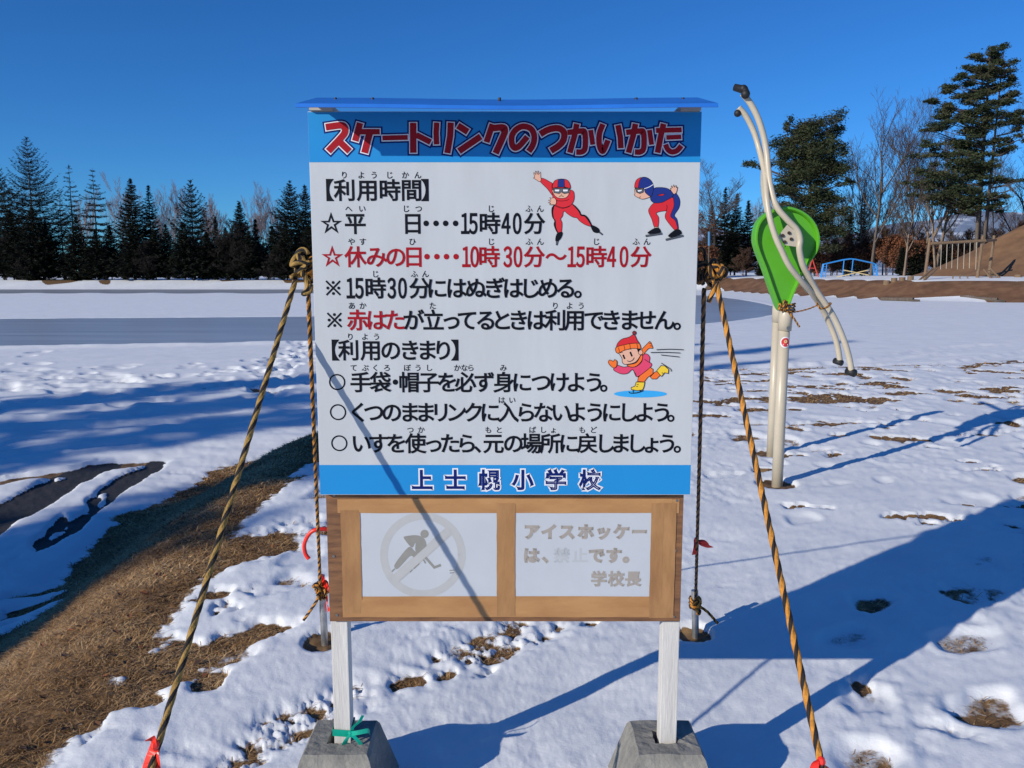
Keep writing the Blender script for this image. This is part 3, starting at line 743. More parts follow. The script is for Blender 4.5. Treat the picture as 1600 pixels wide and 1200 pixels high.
# the three little skaters printed on the board
def drawing(name, shapes, ox, oy, k, outline=1.0, ol=M_BLACK):
    pr = Print(YB-.0006, step=.00003)
    for kind, pts, m, *rest in shapes:
        P = [(ox+x*k, oy+y*k) for x, y in pts]
        if kind == 'f':
            P = spline(P, True, 5) if len(P) > 5 else P
            pr.fill(P, m)
            if not rest: pr.stroke(P, outline, ol, closed=True)
        elif kind == 'h': pr.fill(P, m); pr.stroke(P, outline, ol, closed=True)
        elif kind == 'd': pr.disc(P[0], rest[0]*k, rest[1]*k, m)
        elif kind == 's': pr.stroke(spline(P, k=5) if len(P) > 2 else P, rest[0]*k, m)
    pr.build(name, panel)
drawing('red_skater_drawing', [
 ('f', [(245,218),(300,230),(360,265),(415,310),(420,460),(400,462),(330,370),(232,268)], M_PRED),
 ('h', [(232,268),(205,262),(165,235),(128,213),(150,205),(135,140),(150,140),(166,170),(160,115),(175,120),(186,165),(198,112),(208,118),(206,168),(235,128),(238,215),(245,225)], M_SKIN),
 ('f', [(425,605),(500,640),(560,648),(640,628),(690,590),(760,650),(812,740),(870,760),(920,820),(965,890),(945,910),(860,880),(790,830),(755,790),(690,775),(620,730),(580,695),(560,705),(550,760),(522,805),(542,870),(528,1000),(475,1005),(440,900),(432,830),(410,780),(400,690)], M_PRED),
 ('f', [(425,605),(395,640),(388,700),(400,780),(430,830),(420,880),(440,950),(470,1005),(484,1000),(455,920),(448,830),(422,780),(415,690),(434,612)], M_BLACK, 0),
 ('f', [(690,585),(740,620),(800,690),(820,735),(870,745),(920,790),(970,885),(952,890),(900,810),(860,768),(810,757),(770,685),(700,608)], M_BLACK, 0),
 ('f', [(405,300),(520,330),(650,380),(700,400),(718,450),(715,520),(690,580),(640,625),(560,650),(500,640),(440,612),(415,560),(405,430)], M_PRED),
 ('s', [(455,540),(540,545),(610,535),(640,520)], M_BLACK, 7), ('s', [(450,610),(560,642),(650,615)], M_BLACK, 7),
 ('f', [(475,1005),(540,990),(548,1030),(520,1090),(480,1125),(445,1120),(448,1060)], M_BLACK, 0), ('h', [(455,1122),(488,1122),(470,1180),(455,1178)], M_PGREY),
 ('f', [(950,905),(970,890),(1040,920),(1080,960),(1075,1000),(1030,1005),(985,985)], M_BLACK, 0), ('h', [(1070,1000),(1085,990),(1125,1022),(1115,1035)], M_PGREY),
 ('f', [(415,380),(640,380),(638,450),(600,495),(540,508),(470,495),(425,450)], M_SKIN),
 ('f', [(405,355),(415,290),(450,245),(530,228),(610,240),(650,290),(662,362),(600,348),(530,342),(460,350)], M_PRED),
 ('h', [(490,231),(575,231),(580,345),(480,345)], M_PNAVY),
 ('h', [(412,360),(650,360),(640,430),(570,440),(530,415),(500,440),(425,425)], M_PGREY), ('h', [(430,378),(510,376),(500,412),(440,410)], M_LWHITE), ('h', [(548,376),(632,378),(622,410),(558,413)], M_LWHITE),
 ('s', [(500,482),(530,470),(565,482)], M_BLACK, 8), ('s', [(528,440),(536,455)], M_BLACK, 6),
 ('h', [(460,570),(445,600),(400,598),(362,600),(380,580),(345,570),(378,556),(345,535),(385,532),(365,495),(390,505),(420,500),(432,498),(455,530)], M_SKIN)], 820, 255, .1084, .75)
drawing('blue_skater_drawing', [
 ('f', [(850,440),(890,435),(935,500),(948,570),(930,650),(868,750),(905,810),(925,940),(895,955),(870,850),(810,760),(830,600)], M_PNAVY),
 ('f', [(575,575),(690,565),(830,490),(860,560),(855,640),(812,762),(880,830),(912,950),(870,965),(745,810),(735,740),(748,690),(610,715),(642,790),(630,920),(575,915),(545,820),(495,700),(512,640)], M_PRED),
 ('s', [(748,690),(762,640),(755,605)], M_BLACK, 8),
 ('h', [(580,915),(632,918),(636,940),(580,940)], M_SKIN), ('h', [(872,962),(922,945),(936,962),(876,975)], M_SKIN),
 ('f', [(530,470),(570,368),(650,350),(750,360),(815,395),(852,440),(830,490),(760,530),(690,565),(600,575),(550,560),(522,520)], M_PNAVY),
 ('f', [(620,460),(680,446),(732,442),(700,470),(655,472)], M_PRED),
 ('f', [(300,370),(300,440),(290,460),(330,490),(400,518),(470,505),(520,475),(470,400),(380,350)], M_SKIN),
 ('f', [(340,355),(350,290),(370,230),(400,205),(460,205),(520,240),(555,300),(565,370),(545,460),(510,475),(445,420),(430,365)], M_PNAVY),
 ('f', [(295,355),(300,290),(330,235),(388,208),(360,270),(345,355),(320,350)], M_PRED),
 ('s', [(430,370),(500,345),(560,308)], M_LWHITE, 9),
 ('h', [(305,365),(430,372),(420,420),(370,440),(320,420)], M_PGREY), ('h', [(328,388),(405,378),(395,408),(345,418)], M_LWHITE), ('s', [(360,497),(382,482)], M_BLACK, 7),
 ('h', [(820,400),(808,365),(822,370),(822,325),(840,355),(855,312),(868,350),(890,318),(893,355),(912,345),(902,400),(890,430),(858,452)], M_SKIN),
 ('s', [(450,1050),(690,1014)], M_BLACK, 28), ('s', [(452,1050),(688,1014)], M_PGREY, 14), ('s', [(740,1105),(995,1045)], M_BLACK, 28), ('s', [(743,1104),(992,1046)], M_PGREY, 14),
 ('f', [(480,1000),(570,940),(630,930),(662,960),(660,1000),(520,1020)], M_BLACK, 0), ('f', [(775,1045),(870,965),(930,955),(965,985),(960,1025),(830,1068)], M_BLACK, 0)], 960, 255, .1083, .75)
drawing('child_skater_drawing', [
 ('d', [(603,990)], M_PBLUE, 355, 48),
 ('f', [(620,405),(700,315),(735,290),(765,350),(770,380),(720,380),(670,430),(640,470)], M_PORANGE), ('s', [(720,310),(750,318)], M_BLACK, 8), ('s', [(730,345),(765,350)], M_BLACK, 8),
 ('h', [(735,760),(800,695),(830,690),(870,740),(820,790),(760,790)], M_PORANGE), ('h', [(575,770),(600,740),(735,635),(775,660),(770,720),(700,770),(655,830),(565,825)], M_PORANGE),
 ('f', [(290,605),(380,630),(450,620),(540,625),(620,560),(640,470),(690,455),(730,500),(725,560),(755,590),(735,635),(600,740),(545,755),(500,665),(430,715),(340,720),(245,670),(265,630)], M_PPINK),
 ('s', [(660,525),(700,555),(728,570)], M_BLACK, 8), ('s', [(500,665),(540,725),(548,750)], M_BLACK, 8),
 ('f', [(305,440),(390,405),(500,380),(575,385),(600,440),(600,480),(540,560),(450,590),(385,592),(360,560),(355,510),(320,455)], M_SKIN),
 ('d', [(605,432)], M_BLACK, 34, 36), ('d', [(605,432)], M_SKIN, 27, 29), ('h', [(556,378),(605,382),(592,405),(575,432),(566,402)], M_BLACK),
 ('f', [(430,600),(540,575),(595,500),(607,472),(632,480),(620,545),(560,610),(500,632),(450,622)], M_PORANGE),
 ('f', [(285,365),(300,310),(360,255),(450,230),(518,195),(560,270),(582,318),(450,328),(340,352)], M_PRED),
 ('f', [(268,400),(285,362),(370,335),(460,318),(580,312),(608,365),(600,385),(500,380),(390,405),(300,445)], M_PORANGE),
 ('s', [(310,368),(325,430)], M_BLACK, 7), ('s', [(383,338),(395,402)], M_BLACK, 7), ('s', [(460,320),(470,385)], M_BLACK, 7), ('s', [(555,315),(568,378)], M_BLACK, 7),
 ('d', [(522,172)], M_BLACK, 28, 28), ('d', [(522,172)], M_PDRED, 21, 21),
 ('s', [(370,465),(392,520)], M_BLACK, 21), ('s', [(465,426),(490,486)], M_BLACK, 21), ('s', [(425,545),(460,555),(500,535),(520,503)], M_BLACK, 9),
 ('s', [(335,442),(350,430),(368,440)], M_BLACK, 5), ('s', [(440,395),(462,388),(480,396)], M_BLACK, 5),
 ('f', [(280,622),(240,640),(190,600),(172,560),(195,535),(240,552),(258,530),(288,555)], M_PORANGE),
 ('h', [(545,830),(660,832),(650,890),(630,935),(560,945),(480,930),(478,905),(530,885)], M_PYEL), ('h', [(820,680),(880,610),(930,615),(980,660),(975,715),(925,705),(885,755),(860,730)], M_PYEL),
 ('s', [(550,860),(578,865)], M_BLACK, 8), ('s', [(545,888),(570,892)], M_BLACK, 8), ('s', [(890,700),(905,718)], M_BLACK, 8),
 ('s', [(446,958),(470,978),(560,972),(642,945)], M_BLACK, 11), ('s', [(505,930),(503,968)], M_BLACK, 9), ('s', [(600,935),(598,960)], M_BLACK, 9), ('s', [(883,576),(960,625),(1010,660),(1012,688)], M_BLACK, 10),
 ('s', [(818,397),(1000,390),(1182,397)], M_BLACK, 9), ('s', [(740,435),(930,432),(1138,440)], M_BLACK, 9), ('s', [(878,467),(1000,480),(1128,494)], M_BLACK, 9)], 930, 500, .1166, .95)

# plywood panel below, brown tape and two faded papers
YP = YB+.022
PX = lambda px, py: (at(px, py, YP).x, at(px, py, YP).z)
px0 = (at(510, 775, YP).x+at(514.5, 970, YP).x)/2; px1 = (at(1069, 775, YP).x+at(1062, 970, YP).x)/2
pz0 = at(790, 971, YP).z; pz1 = bz0+.10
mb = MB(); mb.box((px0, YP, pz0), (px1, YP+.012, pz1)); ply = mb.build('plywood_panel', M_PLY, board, bevel=.0008)
def tape(x0, y0, x1, y1, lift, vertical):
    a = PX(x0, y0); b = PX(x1, y1); rs = random.Random(int(x0*7+y0)); mb = MB(); n = 14
    vs = []
    for i in range(n+1):                       # torn, slightly wavy edges
        t = i/n; q = [rs.uniform(-.0006, .0006) for _ in range(4)]
        if vertical: vs += [(a[0]+q[0], YP-lift-.0002*abs(q[2])/.0006, a[1]+(b[1]-a[1])*t), (b[0]+q[1], YP-lift, a[1]+(b[1]-a[1])*t)]
        else: vs += [(a[0]+(b[0]-a[0])*t, YP-lift, a[1]+q[0]), (a[0]+(b[0]-a[0])*t, YP-lift-.0002*abs(q[2])/.0006, b[1]+q[1])]
    fs = [(2*i, 2*i+1, 2*i+3, 2*i+2) if not vertical else (2*i, 2*i+2, 2*i+3, 2*i+1) for i in range(n)]
    mb.add(vs, fs); mb.build('tape_strip', M_TAPE2 if vertical else M_TAPE, ply)
mb = MB(); a = PX(560, 796); b = PX(780, 940); mb.box((a[0], YP-.0007, b[1]), (b[0], YP-.0002, a[1])); papl = mb.build('paper_sheet', M_PAPER, ply)
mb = MB(); a = PX(802, 798); b = PX(1026, 941); mb.box((a[0], YP-.0007, b[1]), (b[0], YP-.0002, a[1])); papr = mb.build('paper_sheet', M_PAPER, ply)
tape(527, 780, 1061, 801.5, .0011, False); tape(535, 931.5, 1048, 964, .0012, False); tape(538, 934, 1047, 947, .0015, False); tape(562, 779, 1050, 788, .0014, False)
tape(532, 797, 564, 958, .0018, True); tape(551, 800, 566, 937, .0022, True)
tape(776, 786, 805, 962, .0019, True); tape(1018, 786, 1052, 965, .0020, True); tape(1022, 800, 1033, 936, .0024, True)
scr = [(522, 774), (521.5, 869), (526.5, 961), (1055, 860), (1053, 963.5), (1058, 782)]
for k, (x, y) in enumerate(scr):
    mb = MB(); p = PX(x, y); q = Vector((p[0], YP, p[1])); mb.tube([q, q+Vector((0, -.0016, 0))], .0034, 12); mb.tube([q+Vector((0, -.0016, 0)), q+Vector((0, -.0019, 0))], .0012, 4)
    mb.build('screw', M_SCREW, ply)
# faded no-ice-hockey sign
pr = Print(YP-.0009, PX, .00003); T = lambda L: [(480+x/5, 760+y/5) for x, y in L]
pr.ring(T([(903, 535)])[0], 304/5, 60/5, M_RING); pr.stroke(T([(1112, 345), (690, 722)]), 76/5, M_RING)
for L in ([(755,402),(770,388),(850,380),(905,398),(930,440),(925,490),(870,522),(845,500),(846,440),(826,475),(800,462)],
          [(790,475),(835,500),(868,532),(838,555),(803,545),(712,640),(685,635),(690,598)]): pr.fill(spline(T(L), True, 4), M_PICT)
pr.disc(T([(917, 370)])[0], 6.4, 6.4, M_PICT)
for L, w in (([(922,552),(993,632),(1045,613)], 4), ([(662,664),(685,642)], 2.4), ([(803,668),(822,648)], 2.4), ([(832,642),(876,600)], 2.2), ([(1112,656),(1150,652)], 1.6), ([(1114,676),(1148,672)], 1.6), ([(908,570),(925,600)], 2.2)): pr.stroke(T(L), w, M_PICT)
pr.stroke(T([(1112, 345), (690, 722)]), 60/5, M_RING)
pr.build('hockey_ban_print', papl)
pr = Print(YP-.0009, PX, .00003)
HK = dict(w=.125, tf=PX)
letters(pr, z('アイスホッケー', (831, 858, 886, 915, 943, 971, 999)), 830.5, 27, M_FADE, **HK)
letters(pr, z('は、', (830, 852)), 867.5, 27, M_FADE, **HK); letters(pr, z('禁止', (877, 906)), 867.5, 27, M_FADE2, w=.055, tf=PX); letters(pr, z('です。', (932, 959, 978)), 867.5, 27, M_FADE, **HK)
letters(pr, z('学校長', (935.6, 962.5, 989)), 904, 27, M_FADE, w=.085, tf=PX)
pr.build('hockey_ban_lettering', papr)

# posts, head battens and the little blue roof
YPO = YP+.0125
pxl0, pxl1 = at(519, 1050, YPO).x, at(545, 1050, YPO).x; pxr0, pxr1 = at(1033.5, 1050, YPO).x, at(1060, 1050, YPO).x
posts = []
for (x0, x1, zb_) in ((pxl0, pxl1, .17), (pxr0, pxr1, .165)):
    mb = MB(); mb.box((x0, YPO, zb_), (x1, YPO+.045, bz1-.01)); mb.build('post', M_POST, board, bevel=.002)
for (a, b) in ((488, 523), (1060, 1091)):
    x0, x1 = at(a, 168, YB+.02).x, at(b, 168, YB+.02).x
    mb = MB(); mb.box((x0, YB-.012, bz1+.0005), (x1, YB+.075, bz1+.0135)); mb.build('roof_batten', M_BRK, board)
def roof():
    zf = at(790, 163, YB-.13).z; N = 40; vs, fs = [], []
    x0, x1 = at(462, 160, YB-.13).x, at(1122, 162, YB-.13).x
    zbk = at(790, 154, YB+.07).z
    rows_ = [(-.132, zf-.007), (-.13, zf), (-.03, zf+(zbk-zf)*.5), (.07, zbk)]
    for j, (dy, z0) in enumerate(rows_):
        for i in range(N+1):
            t = i/N; sag = -.0035*math.sin(math.pi*t)+.001*math.sin(9*t)
            vs.append((x0+(x1-x0)*t, YB+dy, z0+sag))
    n = N+1
    for j in range(3):
        for i in range(N): fs.append((j*n+i, j*n+i+1, (j+1)*n+i+1, (j+1)*n+i))
    mb = MB(); mb.add(vs, fs); o = mb.build('roof', M_ROOF, board, smooth=False)
    md = o.modifiers.new('thickness', 'SOLIDIFY'); md.thickness = .0022; md.offset = 1
    for k, t in enumerate((.06, .155, .48, .83, .95)):
        mb = MB(); X = x0+(x1-x0)*t; zn = zf+(zbk-zf)*.75; mb.tube([(X, YB+.02, zn-.002), (X, YB+.02, zn+.005)], .0035, 8); mb.build('roof_nail', M_RUB, o)
roof()

# ---- the concrete footings (pyramid stubs) and the green tape
def footing(xc, yc, label, top):
    e = empty('concrete_footing', (xc, yc, 0), label, 'concrete block', 'concrete blocks holding the board posts')
    mb = MB(); rows_ = [(.145, -.05), (.137, .02), (.088, top-.012), (.080, top), (.031, top), (.029, top-.05)]; n = 4; N = 6; vs, fs = [], []
    for (h, zz) in rows_:
        for k in range(4):
            a = [(-h, -h), (h, -h), (h, h), (-h, h)]; p, q = a[k], a[(k+1) % 4]
            for i in range(N):
                t = i/N; j = .0022*(float(fbm([p[0]*40+t*9+k*7], [zz*40+xc*5], 3)[0])-.5)*2
                vs.append((xc+p[0]+(q[0]-p[0])*t+j, yc+p[1]+(q[1]-p[1])*t+j, zz+j))
    m = 4*N
    for r in range(len(rows_)-1):
        for k in range(m): fs.append((r*m+k, r*m+(k+1) % m, (r+1)*m+(k+1) % m, (r+1)*m+k))
    fs.append(tuple((len(rows_)-1)*m+k for k in range(m)))
    mb.add(vs, fs); mb.build('block', M_CONC, e)
    mb = MB(); mb.tube([(xc+.02, yc-.02, top-.055), (xc+.028, yc-.03, top-.05)], .012, 8); mb.build('socket_rim', M_CONC, e)
    return e
footing((pxl0+pxl1)/2-.008, YPO+.022, 'concrete footing block with the green tape on its post, darker of the two', .205)
footing((pxr0+pxr1)/2-.004, YPO+.022, 'pale concrete footing block under the board post without green tape', .205)
def strip(mb, pts, w, wd, mi=0, two=True):
    """a soft tape: pts centre line, w width, wd width direction per point"""
    vs = []
    for p, d in zip(pts, wd):
        p = Vector(p); d = Vector(d).normalized(); vs += [p-d*w/2, p+d*w/2]
    mb.add(vs, [(2*i, 2*i+1, 2*i+3, 2*i+2) for i in range(len(pts)-1)], mi)
mb = MB(); X0, X1, Y0, Y1, Z = pxl0-.003, pxl1+.003, YPO-.003, YPO+.048, .232
loop = [(X0, Y0, Z), (X1, Y0, Z-.004), (X1, Y1, Z+.004), (X0, Y1, Z), (X0, Y0, Z)]
strip(mb, [tuple(p) for p in loop], .019, [(0, 0, 1)]*5)
kx, kz = pxl1+.002, Z+.0
mb.ball((kx, Y0-.004, kz), .008, 8, 0, (1, .7, 1))
strip(mb, spline([(kx, Y0-.006, kz), (kx+.02, Y0-.014, kz+.008), (kx+.045, Y0-.012, kz+.012), (kx+.05, Y0-.006, kz+.004)], k=4), .012, [(0, .2, 1)]*13)
strip(mb, spline([(kx, Y0-.006, kz), (kx-.012, Y0-.014, kz-.015), (kx-.02, Y0-.010, kz-.04)], k=4), .018, [(1, .3, .5)]*9)
strip(mb, spline([(kx, Y0-.006, kz), (kx+.022, Y0-.012, kz-.018), (kx+.04, Y0-.010, kz-.05)], k=4), .009, [(1, .3, .5)]*9)
strip(mb, spline([(kx, Y0-.004, kz), (kx+.006, Y0, kz+.015), (kx+.022, Y0-.002, kz+.03), (kx+.03, Y0+.01, kz+.042)], k=4), .008, [(1, .3, -.3)]*13)
o = mb.build('green_ribbon', M_GRIB); md = o.modifiers.new('thickness', 'SOLIDIFY'); md.thickness = .0006
tag(o, 'green plastic tape tied in a bow round the foot of the board post', 'tape')

# ---- ropes, knots, stakes, red tapes
def rope_mesh(mb, pts, r, twist, dark=(0, 3)):
    """laid rope: six-lobed section turning along its length, dark strands by material slot"""
    P = [Vector(p) for p in pts]; n = 18; vs, fs, mi = [], [], []; prev = None; L = 0
    for i, p in enumerate(P):
        t = (P[min(i+1, len(P)-1)]-P[max(i-1, 0)]).normalized()
        if prev is None: prev = t.cross(Vector((.3, .9, .1))).normalized()
        nm = (prev-t*prev.dot(t)).normalized(); prev = nm; bn = t.cross(nm)
        if i: L += (p-P[i-1]).length
        for k in range(n):
            a = 2*math.pi*k/n + L*twist; rr = r*(.84+.22*abs(math.cos(1.5*2*math.pi*k/n)))
            vs.append(p+(nm*math.cos(a)+bn*math.sin(a))*rr)
    for i in range(len(P)-1):
        for k in range(n): fs.append((i*n+k, i*n+(k+1) % n, (i+1)*n+(k+1) % n, (i+1)*n+k)); mi.append(1 if (k % 9) < 4 else 0)
    fs.append(tuple(range(n-1, -1, -1))); mi.append(0); fs.append(tuple((len(P)-1)*n+k for k in range(n))); mi.append(0)
    o = len(mb.v); mb.v += [tuple(v) for v in vs]; mb.f += [tuple(i+o for i in f) for f in fs]; mb.m += mi
def line(a, b, step, sag=.0):
    a, b = Vector(a), Vector(b); n = max(2, int((b-a).length/step))
    return [a+(b-a)*(i/n)-Vector((0, 0, sag*4*(i/n)*(1-i/n))) for i in range(n+1)]
def knot_loops(c, size, seed, n=5):
    rs = random.Random(seed); out = []
    for i in range(n):
        a = Vector((rs.gauss(0, 1), rs.gauss(0, .5), rs.gauss(0, 1))).normalized(); b = a.cross(Vector((rs.gauss(0, 1), rs.gauss(0, 1), rs.gauss(0, 1)))).normalized()
        o = Vector(c)+Vector((rs.uniform(-.5, .5), rs.uniform(-.5, .3), rs.uniform(-.9, .9)))*size; R1, R2 = size*rs.uniform(.55, .85), size*rs.uniform(.35, .6)
        k = 26; a0 = rs.uniform(0, 6)
        out.append([o+a*R1*math.cos(a0+5.4*t/k)+b*R2*math.sin(a0+5.4*t/k)+Vector((0, 0, .3*size*math.sin(2*5.4*t/k))) for t in range(k+1)])
    return out
def guy(top, end, r, mats, label, seed, knot, twist, sag=0., ksize=.024, group=None, tail=None):
    e = empty('guy_rope', top, label, 'rope', group)
    mb = MB(); rope_mesh(mb, line(top, end, .006, sag), r, twist); mb.build('line', mats, e, smooth=True)
    mb = MB()
    for q in knot_loops(knot, ksize, seed, 6): rope_mesh(mb, q, r*.92, twist)
    if tail: rope_mesh(mb, spline(tail, k=8), r*.9, twist)
    mb.build('knot', mats, e, smooth=True)
    return e
GR = 'guy ropes bracing the notice board'
TL = at(462, 436, YB+.045); TR = at(1119, 440, YB+.045); BL = at(238, 1190, 1.325); BR = at(1283, 1190, 1.335)
GL_END = TL+(BL-TL)*1.5; GR_END = TR+(BR-TR)*1.5
# run the ropes down to the snow
for P0, P1 in ((TL, BL), (TR, BR)): pass
def to_ground(a, b):
    d = b-a; t = 1.0
    while (a+d*t).z > zat((a+d*t).x, (a+d*t).y)+.01 and t < 3: t += .01
    return a+d*t
GL_END, GR_END = to_ground(TL, BL), to_ground(TR, BR)
guy(TL, GL_END, .0064, [M_OLIVE, M_RBLACK], 'olive and black guy rope slanting from the left knot towards the viewer', 3, TL+Vector((.012, 0, .03)), 62, .004, .027, GR,
    [TL+Vector((.02, 0, .02)), TL+Vector((.03, -.01, -.02)), TL+Vector((.02, -.012, -.035)), TL+Vector((.036, -.01, -.03)), TL+Vector((.04, -.01, -.012))])
guy(TR, GR_END, .0066, [M_ORANGE, M_RBLACK], 'bright orange and black guy rope slanting from the right knot towards the viewer', 8, TR+Vector((-.002, 0, .02)), 62, .004, .022, GR,
    [TR+Vector((0, 0, .01)), TR+Vector((-.008, -.01, -.02)), TR+Vector((-.02, -.01, -.05))])
SL = Vector((-.722, 2.95, .285)); SR = Vector((.705, 3.0, .205))
TLb, TRb = at(481, 440, YB+.07), at(1100, 452, YB+.07)
guy(TLb, SL+Vector((0, -.02, -.03)), .0058, [M_ORANGE, M_RBLACK], 'thin rope from the left board post down to the stake with the red streamer', 14, TLb+Vector((.005, 0, .035)), 75, .006, .024, GR)
guy(TRb, SR+Vector((0, -.02, -.03)), .0058, [mat('rope_dull_brown', (.20, .10, .03, 1), .8, .4, 90), M_RBLACK], 'dull brown rope from the right board post back to the bare stake', 17, TRb+Vector((.0, 0, .05)), 75, .006, .032, GR)
# the eye loops that carry the ropes round the posts
def stake(p, base, label, seed, tail):
    e = empty('steel_stake', base, label, 'stake', 'steel stakes in the snow behind the board')
    p, b = Vector(p), Vector(base)
    mb = MB(); mb.tube([b-Vector((0, 0, .1)), p], .0135, 16); mb.build('tube', M_STEEL, e, smooth=False)
    mb = MB()
    for k in range(4):
        c = p-(p-b).normalized()*(.035+.011*k); q = [c+Vector((math.cos(t*.5)*.019, math.sin(t*.5)*.019, .006*math.sin(t*.5+k))) for t in range(14)]
        rope_mesh(mb, q, .0062, 110)
    for q in knot_loops(p-Vector((0, .022, .055)), .022, seed, 4): rope_mesh(mb, q, .0058, 110)
    rope_mesh(mb, spline(tail, k=10), .0056, 110)
    mb.build('rope_hitch', [M_ORANGE, M_RBLACK], e, smooth=True)
stake(SL, (-.715, 2.95, 0), 'steel stake with knotted rope and red streamer left of the board', 5, [SL+Vector((0, -.02, -.06)), SL+Vector((-.02, -.03, -.10)), SL+Vector((-.065, -.03, -.165))])
stake(SR, (.72, 3.0, 0), 'leaning steel stake with knotted rope right of the board', 6, [SR+Vector((0, -.02, -.05)), SR+Vector((.04, -.03, -.07)), SR+Vector((.085, -.03, -.12))])
def ribbon_at(name, p, tails, label, w=.02, seed=1, grp='red tapes tied to the ropes'):
    rs = random.Random(seed); mb = MB(); p = Vector(p); mb.ball(p, w*.48, 8, 0, (1, 1, 1.25))
    for t in tails:
        q = spline([p]+[p+Vector(v) for v in t], k=6); n = len(q)
        wd_ = [Vector((math.cos(.25*i*.35+seed), .35*math.sin(i*.4), .5*math.sin(.25*i+seed))) for i in range(n)]
        strip(mb, q, w, wd_)
    o = mb.build(name, M_RIB); md = o.modifiers.new('thickness', 'SOLIDIFY'); md.thickness = .0005; tag(o, label, 'tape', grp)
pL = TL+(BL-TL)*.985; pR = TR+(BR-TR)*1.0
ribbon_at('red_ribbon', pL+Vector((0, 0, .012)), [[(-.002, -.004, .012), (-.004, -.01, .02)], [(.004, -.008, -.03), (.003, -.01, -.09)], [(-.012, -.008, -.03), (-.022, -.01, -.08)]], 'red tape tied low on the olive rope at bottom left', .017, 2)
ribbon_at('red_ribbon', pR+Vector((0, 0, .0)), [[(-.012, -.006, .004), (-.018, -.012, -.02)], [(.012, -.008, -.02), (.02, -.01, -.07)], [(-.004, -.008, -.03), (-.01, -.01, -.08)]], 'red tape tied low on the orange rope at bottom right', .017, 5)
q = TLb+(SL-TLb)*.80
mb = MB(); mb.tube(spline([q+Vector(v) for v in ((.075, .02, -.012), (.045, .01, .012), (.0, -.012, .022), (-.03, -.014, .008), (-.05, -.014, -.03), (-.048, -.014, -.065), (-.036, -.014, -.085))], k=6), .0075, 6)
tag(mb.build('red_ribbon', M_RIB, smooth=True), 'red tape curling like a hook off the thin rope left of the plywood', 'tape', 'red tapes tied to the ropes')
ribbon_at('red_ribbon', SL+Vector((.004, -.018, .0)), [[(.02, -.006, -.03), (.04, 0, -.07)], [(.018, 0, -.08), (.022, .01, -.14)]], 'red streamer hanging on the stake beside the plywood edge', .022, 4)
q = TRb+(SR-TRb)*.76
ribbon_at('red_ribbon', q, [[(.02, -.01, -.012), (.05, -.012, -.024)], [(-.004, -.01, -.02), (-.008, -.012, -.05)], [(.02, -.01, -.002), (.035, -.01, -.014)]], 'small red tape tied to the dull rope right of the plywood', .018, 6)

# ================================================================== PLAYGROUND
# the green teardrop see-saw on two cream posts
e = empty('play_spinner', (1.9, 5.75, 0), 'cream playground spinner with green teardrop panels and curved twin tubes on two posts', 'playground equipment')
PF, PB_ = Vector((1.775, 5.3, 0)), Vector((2.02, 6.2, 0))
for p in (PF, PB_):
    ztop = 1.20
    mb = MB(); mb.tube([p+Vector((0, 0, -.15)), p+Vector((0, 0, ztop-.12))], .036, 24); po = mb.build('post', M_CREAM, e, smooth=True)
    mb = MB(); mb.tube([p+Vector((.003, 0, ztop-.155)), p+Vector((.006, 0, ztop-.05)), p+Vector((.010, .01, ztop-.012)), p+Vector((.011, .02, ztop))], [.043, .045, .043, .032], 24); mb.build('collar', M_CREAM, po, smooth=True)
    q = p+Vector((.012, -.045, ztop-.135)); mb = MB(); mb.tube([q+Vector((0, .012, 0)), q+Vector((0, -.004, 0))], .013, 6); mb.build('bolt', M_SCREW, po)
    if p is PF:
        zs = at(1226, 535, 5.26).z; mb = MB()
        for (rr, dy, mi_) in ((.036, 0, 0), (.029, .0012, 1)):
            vs = []; fs = []; n = 26
            for ring_ in (0, 1):
                for k in range(n):
                    a = 2*math.pi*k/n; rad_ = rr*ring_
                    x = rad_*math.cos(a); zz = rad_*math.sin(a)*1.0
                    th = x/.0382*.95; vs.append((p.x+.0385*math.sin(th)+0, p.y-(.0388+dy)*math.cos(th), zs+zz))
            for k in range(n): fs.append((k, n+k, n+(k+1) % n, (k+1) % n))
            mb.add(vs, fs, mi_)
        # a plain pale blob where the printed badge is
        vs = [(p.x+.0395*math.sin((.011*math.cos(2*math.pi*k/16))/.0382), p.y-.0408*math.cos((.011*math.cos(2*math.pi*k/16))/.0382), zs+.006+.011*math.sin(2*math.pi*k/16)) for k in range(16)]
        mb.add(vs, [tuple(range(16))], 2)
        vs = [(p.x+.0395*math.sin(x/.0382), p.y-.0408*math.cos(x/.0382), zs-.016+zz) for x, zz in ((-.016, -.004), (.016, -.004), (.016, .003), (-.016, .003))]
        mb.add(vs, [(0, 1, 2, 3)], 0); 
        o = mb.build('sticker', [M_LWHITE, M_STICK, mat('sticker_tan', (.7, .45, .22, 1), .5)], po)
